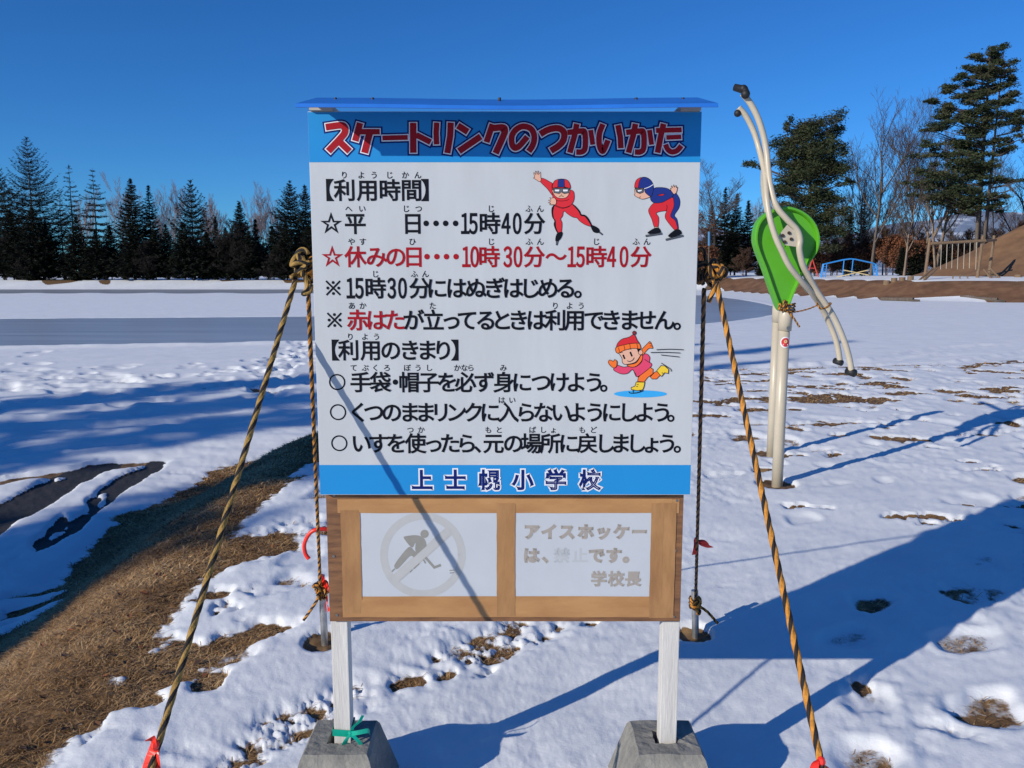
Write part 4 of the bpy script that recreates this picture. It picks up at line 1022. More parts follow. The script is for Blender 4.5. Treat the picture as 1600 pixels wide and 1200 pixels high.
def teardrop(Y, name='teardrop_panel', dx=0., dz=0.):
    outl = [(1221,486),(1214,481),(1204,455),(1192,420),(1181,392),(1177,372),(1181,350),(1193,335),(1210,326),(1230,323),(1253,331),(1270,347),(1278,369),(1275,392),(1262,413),(1249,436),(1237,462),(1230,480)]
    P = spline(outl, True, 5); cx, cy = 1226, 385
    def w(p, k, y): q = at(cx+(p[0]-cx)*k+dx, cy+(p[1]-cy)*k+dz, Y); return Vector((q.x, y, q.z))
    prof = [(1.0, .045), (1.0, -.03), (.975, -.045), (.93, -.045), (.905, -.035), (.89, -.012), (.5, -.012), (.02, -.012)]
    prof = prof + [(.02, .03), (.5, .03), (.89, .03), (.93, .045), (1.0, .045)]
    vs, fs = [], []; n = len(P); K = len(prof)
    for k, dy in prof: vs += [w(p, k, Y+dy) for p in P]
    for r in range(K-1):
        for i in range(n): fs.append((r*n+i, r*n+(i+1) % n, (r+1)*n+(i+1) % n, (r+1)*n+i))
    mb = MB(); mb.add(vs, fs); return mb.build(name, M_GREEN, e, smooth=False)
YF = 5.34
teardrop(YF); 
Q = at(1226, 385, YF); 
def tubes(pts, r, Y0, name='tube', n=16):
    P = [at(x, y, Y0+dy) for x, y, dy in pts]
    mb = MB(); mb.tube(spline([tuple(p) for p in P], k=8), r, n); return mb.build(name, M_CREAM, e, smooth=True)
t1 = tubes([(1160,146,-.02),(1172,161,-.02),(1184,184,-.02),(1193,212,-.02),(1198,240,-.03),(1200,262,-.05),(1204,292,-.09),(1213,322,-.12),(1229,342,-.13),(1245,359,-.13),(1250,374,-.13),(1249,390,-.13),(1254,413,-.11),(1263,431,-.08),(1277,456,-.04),(1301,492,-.02),(1318,530,-.02),(1327,560,-.02),(1331,584,-.02)], .0195, YF)
t2 = tubes([(1154,168,.10),(1166,182,.10),(1178,206,.10),(1186,232,.08),(1192,256,.02),(1196,278,-.06),(1198,310,-.12),(1203,341,-.15),(1212,371,-.16),(1221,391,-.16),(1233,415,-.15),(1251,438,-.11),(1266,455,-.05),(1283,480,.06),(1298,510,.10),(1308,538,.10),(1313,568,.10)], .0185, YF)
t3 = tubes([(1195,252,.02),(1193,275,.08),(1194,300,.11),(1199,330,.12),(1206,352,.12),(1226,392,.12),(1246,430,.11),(1264,455,.05)], .019, YF)
t4 = tubes([(1199,258,.0),(1202,285,.07),(1209,315,.11),(1219,340,.12),(1234,372,.12),(1250,410,.11),(1266,446,.04)], .019, YF)
mb = MB(); P = [(1236,351),(1252,374),(1254,392),(1250,402),(1233,382.5),(1221,381),(1217,373),(1219,366)]
P = [(1230,351),(1247,366),(1252,376),(1249,386),(1240,385),(1226,383),(1217,371),(1217,367)]
vs = [at(x, y, YF-.135) for x, y in P]+[at(x, y, YF-.115) for x, y in P]; n = len(P)
mb.add(vs, [tuple(range(n-1, -1, -1)), tuple(range(n, 2*n))]+[(i, (i+1) % n, n+(i+1) % n, n+i) for i in range(n)]); plate = mb.build('bolt_plate', M_CREAM, e)
for (x, y) in ((1222.5, 368), (1232.6, 364), (1236, 373.6), (1225.8, 378)):
    mb = MB(); a = at(x, y, YF-.136); mb.tube([a, a+Vector((0, -.007, 0))], .0105, 12); mb.tube([a+Vector((0, -.007, 0)), a+Vector((0, -.012, 0))], .006, 6); mb.build('bolt', mat('bronze_bolt', (.13, .085, .05, 1), .4, .2, metal=.7), plate)
mb = MB(); mb.tube([(Q.x+.005, YF-.12, Q.z+.04), (Q.x+.25, 6.25, Q.z+.02)], .024, 14); mb.build('axle', M_CREAM, e, smooth=True)
for (t, x, y, Y, d) in ((t1, 1160, 143, YF-.02, 1), (t2, 1154, 172, YF+.10, 0)):
    a = at(x, y, Y); mb = MB()
    if d: mb.tube([a+Vector((-.045, .02, .03)), a+Vector((.01, -.02, .005)), a+Vector((.012, -.03, -.012))], [.022, .026, .024], 12); mb.ball(a+Vector((.012, -.03, -.022)), .029, 12); mb.ball(a+Vector((.0, -.02, .012)), .026, 12)
    else: mb.ball(a+Vector((-.005, -.0, -.02)), .024, 12)
    mb.build('hand_grip', M_RUB, t, smooth=True)
for (t, x, y, Y) in ((t1, 1331, 582, YF-.02), (t2, 1311, 566, YF+.10)):
    a = at(x, y, Y); mb = MB(); mb.tube([a+Vector((-.02, .03, .008)), a+Vector((.012, -.02, -.004))], .026 if t is t1 else .02, 14); mb.build('hand_grip', M_RUB, t, smooth=True)
# tie rope that locks the spinner to its post
mb = MB(); c = PF+Vector((.01, .0, 1.185)); rr_ = .0065
for k in range(3): rope_mesh(mb, [c+Vector((.05*math.cos(t*.45), .05*math.sin(t*.45), .012*k+.012*math.sin(t*.45+k))) for t in range(15)], rr_, 110)
a, b = at(1222, 470, 5.26), at(1226, 486, 5.25)
for q in knot_loops(at(1225, 480, 5.24), .03, 21, 4): rope_mesh(mb, q, rr_, 110)
L0, L1 = at(1232, 488, 5.26), at(1279, 476, 5.3); rope_mesh(mb, line(L0, L1, .01, .012), rr_*.8, 110)
rope_mesh(mb, spline([L0, at(1240, 497, 5.25), at(1249, 511, 5.25)], k=8), rr_, 110)
for q in ([at(1276, 474, 5.26), at(1282, 482, 5.25), at(1292, 480, 5.26), at(1298, 474, 5.3), at(1290, 475, 5.42), at(1278, 474, 5.4), at(1276, 474, 5.26)],): rope_mesh(mb, spline(q, k=6), rr_, 110)
o = mb.build('tie_rope', [M_ORANGE, M_RBLACK], smooth=True); tag(o, 'short knotted rope tying the spinner tubes to its front post', 'rope')

# ---- far playground on the bank beyond the rink
def P3(px, py, Y): return tuple(at(px, py, Y))
def G(px, Y):
    q = at(px, 430, Y); return Vector((q.x, Y, zat(q.x, Y)))
Yp = 88.
def bars(name, mats, pieces, e_):
    for nm, segs, r, m in pieces:
        mb = MB()
        for sg in segs: mb.tube([Vector(p) for p in sg], r, 8)
        mb.build(nm, m, e_)
c0 = G(1322, Yp)
e = empty('climbing_frame', c0, 'blue steel monkey bar frame with crossed cream poles on the far snow', 'climbing frame')
def arch(Y, dx=0):
    pts = [(1283, 435), (1287, 413), (1318, 406), (1329, 404.5), (1336, 405), (1364, 411), (1369, 413), (1371, 436)]
    out = [at(x+dx, y, Y) for x, y in pts]; out[0].z = zat(out[0].x, Y)-.1; out[-1].z = zat(out[-1].x, Y)-.1; return out
A1, A2 = arch(Yp), arch(Yp+1.3, -1.5)
for A in (A1, A2): mb = MB(); mb.tube(A, .07, 8); mb.build('rail', M_BLUEP, e)
for k in range(1, 6):
    for A, B in ((A1, A2),): mb = MB(); t = k/6; i = 1; p = A[1].lerp(A[6], t); q = B[1].lerp(B[6], t); p.z = np.interp(p.x, [v.x for v in A[1:7]], [v.z for v in A[1:7]]); q.z = np.interp(q.x, [v.x for v in B[1:7]], [v.z for v in B[1:7]]); mb.tube([p, q], .035, 6); mb.build('rung', M_BLUEP, e)
for px in (1319, 1333): 
    for Y in (Yp, Yp+1.3): mb = MB(); a = at(px, 405.5, Y); mb.tube([a, (a.x-.1, Y, zat(a.x, Y)-.1)], .055, 8); mb.build('leg', M_BLUEP, e)
for (i0, i1) in ((0, 1), (6, 7)):
    mb = MB()
    off = Vector((.42 if i0 == 0 else -.42, 0, 0)); mb.tube([A1[i1 if i0 else i0]+off, (A1[i0 if i0 else i1]+off*.8)], .05, 8)
    for k in range(1, 6):
        p = A1[i0].lerp(A1[i1], k/6); mb.tube([p, p+off], .035, 6)
    mb.build('ladder', M_BLUEP, e)
mb = MB(); mb.tube([P3(1307, 433, Yp-.3), P3(1357, 422, Yp-.2)], .05, 8); mb.build('cross_pole', M_YELP, e)
mb = MB(); mb.tube([P3(1318, 422, Yp-.4), P3(1358, 430, Yp-.3)], .05, 8); mb.build('cross_pole', M_YELP, e)
for px in (1324, 1352):
    mb = MB(); a = at(px, 433, Yp+.5)
    q = [a+Vector((.4*math.cos(t*2*math.pi/16), .05, .35+.4*math.sin(t*2*math.pi/16))) for t in range(17)]; q = [Vector((v.x, v.y, v.z-.3)) for v in q]; mb.tube(q, .11, 8); mb.build('tyre', M_RUB, e)
# red swing frame leg set
e = empty('swing_frame', G(1270, Yp+4), 'red steel A shaped swing frame behind the green panel', 'swing frame')
for (x0, x1) in ((1269, 1279), (1269, 1261)):
    mb = MB(); a = at(x0, 404, Yp+4); b = at(x1, 434, Yp+4); mb.tube([a, (b.x, Yp+4, zat(b.x, Yp+4)-.1)], .07, 8); mb.build('leg', M_REDP, e)
mb = MB(); mb.tube([P3(1265.5, 419, Yp+4), P3(1273.5, 419, Yp+4)], .05, 8); mb.build('crossbar', M_REDP, e)
mb = MB(); a = at(1269, 404.5, Yp+4); mb.tube([a, a+Vector((-1.2, 4, 0))], .07, 8); mb.build('top_bar', M_REDP, e)
# log climbing frame with hanging ropes
Yl = 70.
e = empty('rope_climber', G(1500, Yl), 'weathered log climbing frame with hanging ropes and ladders by the mound', 'climbing frame')
for (px, top, Y) in ((1453, 372, Yl), (1536, 368, Yl), (1553.5, 368, Yl+2.2)):
    mb = MB(); a = at(px, top, Y); g = zat(a.x-.25, Y); mb.tube([a, (a.x-.22, Y, g-.2)], [.11, .14], 10); mb.build('post', M_LOG, e)
mb = MB(); mb.tube([P3(1455, 380.5, Yl-.2), P3(1540, 376, Yl-.2)], .125, 10); mb.build('beam', M_LOG, e)
mb = MB(); mb.tube([P3(1534, 377, Yl-.1), P3(1556, 375, Yl+2.3)], .11, 10); mb.build('beam', M_LOG, e)
for k, px in enumerate((1471, 1480, 1488.5, 1497.5, 1507, 1516, 1526)):
    mb = MB(); a = at(px, 379, Yl-.2); b = at(px-1.5, 421-(k % 3), Yl-.2); mb.tube([a, b], .025, 6); mb.ball(a, .07, 8); mb.build('hanging_rope', mat('pale_rope', (.42, .38, .30, 1), .8, .2), e)
for (a, b) in (((1436, 438, Yl-1.5), (1457, 420, Yl)), ((1443, 439, Yl-2), (1463, 421, Yl-.4))):
    mb = MB(); mb.tube([P3(*a), P3(*b)], .08, 8); mb.build('brace', M_LOG, e)
mb = MB()
for (a, b) in (((1553, 440, Yl-1.8), (1537, 421, Yl)), ((1566, 439, Yl-1.8), (1548, 420, Yl))): mb.tube([P3(*a), P3(*b)], .08, 8)
for k in range(5): mb.tube([P3(1539+3.2*k, 423+3.7*k, Yl-.36*k), P3(1550.5+3.2*k, 422.5+3.7*k, Yl-.36*k)], .05, 6)
mb.build('ladder', M_LOG, e)
mb = MB(); r0 = [P3(1489, 431, Yl-1), P3(1500, 430, Yl-1), P3(1512, 431, Yl-1)]; mb.tube(r0, .05, 6)
for p in r0: mb.tube([p, (p[0], p[1], p[2]-.5)], .05, 6)
mb.build('low_rail', M_LOG, e)
for k, px in enumerate((1386, 1397.5, 1410, 1423)):
    g = G(px, 69.5); mb = MB(); mb.tube([g+Vector((0, 0, -.1)), g+Vector((0, 0, .30))], [.27, .25], 14); o = mb.build('log_stump', M_LOG)
    tag(o, 'sawn log stump in the stepping row left of the log frame', 'stump', 'stepping stumps on the far snow')
g = G(1591, 69.5); mb = MB(); mb.tube([g+Vector((0, 0, -.1)), g+Vector((0, 0, .22))], [.3, .28], 14); tag(mb.build('log_stump', M_LOG), 'lone log stump at the foot of the brown mound', 'stump')
for (a, b, lab) in (((1377, 468.5), (1427, 471), 'thin log lying at the foot of the brown bank, the farther one'), ((1500, 472.5), (1558, 475.5), 'dark log lying on the snow below the brown bank near the right edge')):
    A = Vector(P3(a[0], a[1], 62.5)); Bv = Vector(P3(b[0], b[1], 60.5)); A.z = zat(A.x, A.y)+.12; Bv.z = zat(Bv.x, Bv.y)+.14
    mb = MB(); mb.tube([A, Bv], [.13, .16], 10); mb.box((Bv.x-.3, Bv.y-.5, Bv.z-.25), (Bv.x+.25, Bv.y+.2, Bv.z+.02)); tag(mb.build('fallen_log', M_BARK2), lab, 'log')

# ================================================================== TREES
class Leaves:
    """many small leaf-sized quads collected in arrays"""
    def __init__(s): s.c, s.a, s.b, s.m = [], [], [], []
    def add(s, c, a, b, m=0): s.c.append(c); s.a.append(a); s.b.append(b); s.m.append(np.full(len(c), m))
    def build(s, name, mats, parent):
        c, a, b = np.concatenate(s.c), np.concatenate(s.a), np.concatenate(s.b); mi = np.concatenate(s.m); n = len(c)
        off = np.array(parent.matrix_world.translation)
        V = np.stack([c-a, c+b*.8, c+a*1.1, c-b*.8], 1).reshape(-1, 3)-off
        me = bpy.data.meshes.new(name); me.vertices.add(4*n); me.vertices.foreach_set('co', V.astype(np.float32).ravel())
        me.loops.add(4*n); me.loops.foreach_set('vertex_index', np.arange(4*n, dtype=np.int32)); me.polygons.add(n)
        me.polygons.foreach_set('loop_start', (np.arange(n)*4).astype(np.int32)); me.update(calc_edges=True)
        for m in mats: me.materials.append(m)
        if len(mats) > 1: me.polygons.foreach_set('material_index', mi.astype(np.int32))
        o = bpy.data.objects.new(name, me); link(o, parent); return o

class Sticks:
    """many tapered three-sided sticks in arrays"""
    def __init__(s): s.p, s.q, s.r, s.t = [], [], [], []
    def add(s, p, q, r0, r1): s.p.append(p); s.q.append(q); s.r.append(r0); s.t.append(r1)
    def build(s, name, m, parent):
        p, q = np.array(s.p), np.array(s.q); r0, r1 = np.array(s.r)[:, None], np.array(s.t)[:, None]; n = len(p)
        d = q-p; d /= np.linalg.norm(d, axis=1, keepdims=True)+1e-9
        h = np.where(np.abs(d[:, 2:3]) < .9, np.array([[0, 0, 1.]]), np.array([[1., 0, 0]])); u = np.cross(d, h); u /= np.linalg.norm(u, axis=1, keepdims=True)+1e-9; v = np.cross(d, u)
        ring_ = lambda c, r: [c+(u*math.cos(k*2*math.pi/3)+v*math.sin(k*2*math.pi/3))*r for k in range(3)]
        V = np.stack(ring_(p, r0)+ring_(q, r1), 1).reshape(-1, 3)-np.array(parent.matrix_world.translation)
        b = np.arange(n)[:, None]*6; F = np.concatenate([b+np.array([[k, (k+1) % 3, 3+(k+1) % 3, 3+k]]) for k in range(3)])
        me = bpy.data.meshes.new(name); me.vertices.add(6*n); me.vertices.foreach_set('co', V.astype(np.float32).ravel())
        me.loops.add(F.size); me.loops.foreach_set('vertex_index', F.astype(np.int32).ravel()); me.polygons.add(len(F))
        me.polygons.foreach_set('loop_start', (np.arange(len(F))*4).astype(np.int32)); me.update(calc_edges=True); me.materials.append(m)
        o = bpy.data.objects.new(name, me); link(o, parent); return o

def conifer(base, H, Rm, label, seed, z0=.12, dens=1.0, rise=.25, power=.85, gap=0., mats=None, bark=None, name='spruce_tree', cat='tree', group=None, leaf=.22, per=1.0):
    rs = np.random.RandomState(seed); e = empty(name, base, label, cat, group); B = np.array(base, float)
    st = Sticks(); k = 14
    for i in range(k): st.add(B+[0, 0, H*i/k-.3*(i == 0)], B+[0, 0, H*(i+1)/k], .013*H*(1-i/k)+.02, .013*H*(1-(i+1)/k)+.015)
    L = Leaves(); zz = z0*H; step = 1.0 if dens < .9 else .55/dens**.5
    while zz < H*.985:
        t = (zz-z0*H)/(H*(1-z0)); R_ = Rm*(1-t)**power*(.82+.3*rs.rand())+.035
        if t < .12: R_ *= .65+.35*t/.12
        nb = max(5, int(6+R_*2.6)); a0 = rs.rand()*6.28
        for j in range(nb):
            if rs.rand() < gap: continue
            az = a0+6.283*(j+rs.uniform(-.3, .3))/nb; ln = R_*rs.uniform(.62, 1.1); up_ = rise*(1-.9*(1-t)) + rs.normal(0, .06) - .30*(1-t)*(1-rise)
            d = np.array([math.cos(az), math.sin(az), up_]); tipup = .22*ln*rise*2
            n = max(3, int(ln/(leaf*.62)*per)); s = (np.arange(n)+rs.rand(n)*.8)/n; s = .12+.9*s
            c = B+np.array([0, 0, zz+rs.normal(0, .08)])+d[None, :]*(s*ln)[:, None]; c[:, 2] += tipup*s**3-.05*ln*np.sin(s*3.1)
            side = np.array([-d[1], d[0], 0]); wid = ln*.26*(1.08-s)+leaf*.45*(1-.6*t)
            st.add(B+[0, 0, zz], B+np.array([0, 0, zz])+d*ln*.8, .028, .008)
            for q in range(5 if dens >= .8 else 3):
                off = rs.normal(0, .55, n)*wid; cc = c+side[None, :]*off[:, None]+rs.normal(0, .05, (n, 3)); cc[:, 2] -= np.abs(off)*.25
                dir_ = d[None, :]+side[None, :]*np.sign(off)[:, None]*rs.uniform(.3, .9, n)[:, None]+rs.normal(0, .2, (n, 3)); dir_[:, 2] -= .12
                dir_ /= np.linalg.norm(dir_, axis=1, keepdims=True); sz = leaf*(1-.45*t)*rs.uniform(.6, 1.35, n)
                nn = np.cross(dir_, np.array([0, 0, 1.])+rs.normal(0, .55, (n, 3))); nn /= np.linalg.norm(nn, axis=1, keepdims=True)+1e-9
                L.add(cc, dir_*sz[:, None], nn*(sz*.34)[:, None], 1 if rs.rand() < .35 else 0)
        zz += step*rs.uniform(.75, 1.3)*(1-.5*t)*min(1, H/13)
    st.build('trunk', bark or M_BARK, e); L.build('crown', mats or [M_NEED, M_NEED2], e); return e

def bare(base, H, label, seed, spread=.55, up=.5, lv=5, m_trunk=None, m_twig=None, name='bare_tree', cat='tree', group=None, r0=None, first=.28, lean=(0, 0), nb=(3, 5), thin=1.0, fork=1, leaves=0, leafm=None):
    rs = random.Random(seed); e = empty(name, base, label, cat, group); st, tw = Sticks(), Sticks(); r0 = r0 or H*.014; tips = []
    def grow(p, d, ln, r, lev):
        n = 4 if lev < 2 else 3; q = p; dd = d.copy(); pts = [p]
        for i in range(n):
            dd = (dd+Vector((rs.gauss(0, .10), rs.gauss(0, .10), .05*up+rs.gauss(0, .06)))*(1 if lev else .35)).normalized(); nq = q+dd*ln/n
            ra, rb = r*(1-.55*i/n), r*(1-.55*(i+1)/n); (st if lev < 2 else tw).add(tuple(q), tuple(nq), max(ra, .009*thin), max(rb, .007*thin)); q = nq; pts.append(q)
        if lev >= lv: tips.append(q); return
        k = rs.randint(*nb)+(3 if lev == 0 else 0)
        for j in range(k):
            t = (first if lev == 0 else .25)+(1-(first if lev == 0 else .25))*(j+rs.random())/k; i = min(n-1, int(t*n)); pp = pts[i].lerp(pts[i+1], t*n-i)
            a = rs.uniform(0, 6.28); ax = Vector((math.cos(a), math.sin(a), 0)); s = spread*rs.uniform(.7, 1.3)
            nd = (dd*(1-s*.5)+ax*s+Vector((0, 0, up*s*.6))).normalized()
            grow(pp, nd, ln*rs.uniform(.42, .68)*(1.15-.45*t if lev == 0 else 1), r*rs.uniform(.38, .55), lev+1)
        grow(q, (dd+Vector((rs.gauss(0, .15), rs.gauss(0, .15), .1))).normalized(), ln*rs.uniform(.45, .6), r*.45, lev+1)
    B = Vector(base)
    for f in range(fork):
        d = Vector((lean[0]+(rs.uniform(-.18, .18) if fork > 1 else 0), lean[1], 1)).normalized()
        grow(B+Vector((.12*f, 0, -.2)), d, H*rs.uniform(.58, .66), r0*(1 if f == 0 else .8), 0)
    st.build('trunk', m_trunk or M_BARK2, e)
    if tw.p: tw.build('branches', m_twig or M_TWIG, e)
    if leaves > .25:
        leaves *= .8
        R_ = np.random.RandomState(seed); P = np.array([tuple(t) for t in tips]); P = P[P[:, 2] < P[:, 2].min()+(P[:, 2].max()-P[:, 2].min())*leaves]
        L = Leaves(); k = 3; P = P[R_.rand(len(P)) < .2+.3*(np.sin(P[:, 0]*2.3+seed)*np.sin(P[:, 2]*2.1+seed) > .1)]; c = np.repeat(P, k, 0)+R_.normal(0, .22, (len(P)*k, 3)); a = R_.normal(0, 1, c.shape); a /= np.linalg.norm(a, axis=1, keepdims=True); b = np.cross(a, R_.normal(0, 1, c.shape)); b /= np.linalg.norm(b, axis=1, keepdims=True)
        L.add(c, a*.11, b*.085); L.build('dead_leaves', [leafm or M_OAK], e)
    return e

def pine(base, H, label, seed, pads, trunks, name='pine_tree', mats=None, group=None):
    """pads: (dx, dz, half width, half height) cloud-like boughs in metres from the base; depth follows the width"""
    rs = np.random.RandomState(seed); e = empty(name, base, label, 'tree', group); B = np.array(base, float); st = Sticks(); L = Leaves()
    for (dx, lean, top, r) in trunks:
        k = 10
        for i in range(k):
            f = lambda t: B+[dx+lean*t, .1*math.sin(3*t+dx), top*t-.3*(t == 0)]
            st.add(f(i/k), f((i+1)/k), r*(1-.8*i/k), r*(1-.8*(i+1)/k))
    for (dx, dz, w, h) in pads:
        tr = min(trunks, key=lambda q: abs(q[0]+q[1]*dz/q[2]-dx)); t0 = max(.05, (dz-abs(dx)*.25)/tr[2]); root = B+[tr[0]+tr[1]*min(1, t0), 0, min(tr[2]*.97, t0*tr[2])]
        nb = 6 if w > 1 else 3
        for j in range(nb):
            yy = rs.uniform(-.8, .8)*w; xx = rs.uniform(-.7, .7)*w; tip = B+[dx+xx, yy, dz+rs.uniform(-.3, .3)*h]
            mid = (root+tip)/2+[0, 0, -.06*abs(dx)]
            st.add(root, mid, .07, .045); st.add(mid, tip, .045, .012)
        n = int(620*w**1.35*max(.6, h)**.5); th = rs.rand(n)*6.283; rr = rs.rand(n)**.55
        clump = rs.normal(0, 1, (max(3, int(w*4)), 3))*[w*.5, w*.45, h*.42]; idx = rs.randint(0, len(clump), n)
        c = clump[idx]+rs.normal(0, 1, (n, 3))*[w*.22, w*.22, h*.22]; c = c+B+[dx, 0, dz]
        a = rs.normal(0, 1, (n, 3))*[1, 1, .55]+[0, 0, .25]; a /= np.linalg.norm(a, axis=1, keepdims=True); b = np.cross(a, rs.normal(0, 1, (n, 3))); b /= np.linalg.norm(b, axis=1, keepdims=True)+1e-9
        sz = rs.uniform(.10, .23, n)[:, None]; m = rs.rand(len(clump))[idx] < .38
        L.add(c[m], (a*sz)[m], (b*sz*.38)[m], 1); L.add(c[~m], (a*sz)[~m], (b*sz*.38)[~m], 0)
    st.build('trunk', M_BARK2, e); L.build('crown', mats or [M_PINE, M_PINE2], e); return e

# ---- the left tree line beyond the ice
def GP(px, Y, py=430):
    q = at(px, py, Y); return (q.x, Y, zat(q.x, Y)-.05)
def hgt_to(px, py, Y): return at(px, py, Y).z - GP(px, Y)[2]
W = lambda px, Y: px*Y/FPX
LEFT = [ # apex px, apex py, half width px, Y, density, rise, gap, power, z0, label
 (-8, 252, 42, 116, .8, .55, .1, .75, .22, 'tall dark spruce cut off by the left edge of the view'),
 (41, 213, 52, 112, .75, .60, .10, .72, .22, 'tallest spruce of the far left row with broad upswept boughs'),
 (107, 256, 17, 114, .42, .2, .45, .5, .25, 'thin sparse spruce with an almost bare top right of the tallest'),
 (92, 300, 24, 108, .75, .45, .15, .7, .2, 'short ragged spruce tucked in front of the sparse one'),
 (144, 262, 27, 113, .62, .18, .2, .62, .2, 'slim spruce with level separate boughs like a ladder'),
 (203, 276, 31, 111, 1.1, .35, .05, .8, .15, 'dense pointed spruce left of its smaller twin'),
 (231, 287, 20, 113, 1.1, .35, .05, .8, .15, 'narrow pointed spruce touching the dense one on its right'),
 (297, 280, 31, 111, .85, .75, .08, .68, .2, 'spruce with strongly upcurved boughs in the middle of the left row'),
 (336, 338, 16, 109, 1.0, .35, .08, .8, .15, 'small spruce below the thin birches right of the upcurved one'),
 (373, 314, 25, 108, 1.7, .4, 0, .75, .06, 'solid dark cone shaped spruce reaching almost to the snow'),
 (398, 341, 18, 110, 1.3, .4, .05, .8, .12, 'small dark spruce at the shoulder of the solid cone'),
 (452, 281, 34, 109, .9, .5, .06, .75, .18, 'large spruce behind the left rope knot'),
 (476, 287, 24, 112, 1.0, .45, .05, .75, .18, 'spruce half hidden by the left edge of the notice board'),
 (70, 345, 26, 107, 1.2, .4, .05, .75, .1, 'low dark spruce at the foot of the tallest one'),
 (170, 352, 24, 107, 1.2, .4, .05, .75, .1, 'low dark spruce below the ladder like spruce'),
 (258, 350, 24, 107, 1.2, .4, .05, .75, .1, 'low dark spruce between the twin and the upcurved spruce'),
 (14, 330, 30, 107, 1.1, .4, .05, .75, .1, 'low wide dark spruce by the left edge of the view'),
 (425, 352, 24, 107, 1.2, .4, .05, .75, .1, 'low dark spruce between the shoulder spruce and the rope knot'),
 (50, 322, 34, 106, 1.1, .4, .03, .7, .04, 'broad low spruce in front of the tallest trunk'), (118, 338, 30, 105.5, 1.1, .4, .03, .7, .04, 'broad low spruce left of the ladder like one'), (148, 360, 28, 105, 1.2, .4, .04, .8, .09, 'squat black spruce under the ladder like one'),
 (205, 348, 30, 105, 1.2, .4, .04, .8, .09, 'squat black spruce under the dense pointed one'), (240, 358, 26, 105.5, 1.2, .4, .04, .8, .09, 'squat black spruce under the narrow twin'), (285, 346, 32, 105, 1.2, .4, .04, .8, .09, 'squat black spruce under the upcurved one'),
 (322, 362, 26, 105.5, 1.2, .4, .04, .8, .09, 'squat black spruce left of the small spruce'), (352, 356, 26, 106, 1.2, .4, .04, .8, .09, 'squat black spruce hugging the left of the solid cone'), (388, 362, 26, 105, 1.2, .4, .04, .8, .09, 'squat black spruce hugging the right of the solid cone'), (446, 346, 32, 105, 1.2, .4, .04, .8, .09, 'squat black spruce under the rope knot'), (482, 350, 28, 105.5, 1.2, .4, .04, .8, .09, 'squat black spruce at the edge of the notice board')]
for k, (px, py, hw, Y, dn, ri, gp, pw, z0, lab) in enumerate(LEFT):
    Y += 7.5; conifer(GP(px, Y, py), hgt_to(px, py, Y), W(hw, Y)*(1.5 if py < 335 else 1.2), lab, 40+k, z0, dn, ri, pw+.14, gp, group='spruces of the left tree line', leaf=.23)
BIR = [(182, 276, 'slender birch with pale twigs behind the dense twin spruces'), (268, 272, 'pinkish birch rising left of the upcurved spruce'), (250, 300, 'short pale birch left of the pinkish one'),
       (340, 294, 'thin pale birch over the small spruce'), (326, 310, 'faint birch against the sky beside the upcurved spruce'), (412, 281, 'tall pale birch with visible white stem left of the large spruce'), (392, 305, 'faint birch just right of the solid cone spruce'), (432, 310, 'pale birch close against the large spruce'),(118, 290,'faint birch behind the sparse spruce')]
for k, (px, py, lab) in enumerate(BIR):
    Y = 140+3*(k % 3); bare(GP(px, Y, py), hgt_to(px, py, Y)*.80, lab, 70+k, .34, 1.0, 5, M_BIRCH, M_BTWIG, 'birch_tree', group='bare birches behind the spruces', r0=.11, first=.25, nb=(3, 4), thin=1.2)
rs_ = random.Random(12)
names_ = ['black bare thicket below the tallest spruce', 'black bare thicket at the left edge of the view', 'tangled dark thicket under the sparse spruce', 'tangled dark thicket below the ladder like spruce', 'dark bare thicket below the dense twin spruces',
  'dark bare thicket under the narrow twin', 'leaning grey brown thicket below the upcurved spruce', 'dark bare thicket in front of the small spruce', 'dark bare thicket at the foot of the solid cone spruce', 'dark thicket below the shoulder spruce', 'dark bare thicket under the rope knot', 'dark thicket ending at the notice board edge',
  'wide black thicket between the tallest spruce and the edge', 'dense black thicket right of the ladder like spruce', 'dense black thicket right of the narrow twin', 'dense thicket between the solid cone and the knot']
for k, px in enumerate((48, 6, 100, 140, 195, 228, 300, 335, 370, 400, 440, 478, 26, 165, 262, 418)):
    Y = 112.5+(k*37 % 5)*.8; bare(GP(px, Y), hgt_to(px, 378+rs_.randint(-22, 24), Y)*.85, names_[k], 100+k, .80, .35, 5, M_SHRUB, M_SHRUB, 'bare_thicket', 'shrub', 'dark thickets along the left shore', r0=.09, first=.03, nb=(4, 5), thin=1.9, fork=4)

# ---- right side, from the board's edge to the mound
for k, (px, py, hw, Y, lab) in enumerate([(1134, 292, 21, 118, 'spruce nearest the right edge of the notice board'), (1152, 300, 20, 121, 'spruce second from the board with a bent tip'), (1170, 312, 18, 117, 'short spruce ending the dark group by the spinner'), (1113, 320, 18, 124, 'dark spruce half hidden behind the right rope knot'), (1144, 345, 20, 115, 'low dark spruce inside the group by the spinner')]):
    conifer(GP(px, Y, py), hgt_to(px, py, Y), W(hw, Y)*1.65, lab, 140+k, .12, 1.15, .4, 1.0, .06, group='spruces right of the board', leaf=.23)
conifer(GP(1192, 108), hgt_to(1192, 402, 108), W(13, 108), 'small round dark fir standing left of the spinner post', 150, .03, 2.2, .4, .6, 0, name='fir_bush', group=None, leaf=.2)
bare(GP(1112, 112), hgt_to(1112, 258, 112)*.86, 'bare oak with a few rust leaves beside the right edge of the board', 151, .7, .5, 5, M_BARK, M_TWIG, group='bare trees', r0=.2, nb=(3, 4), thin=1.5, leaves=.35)
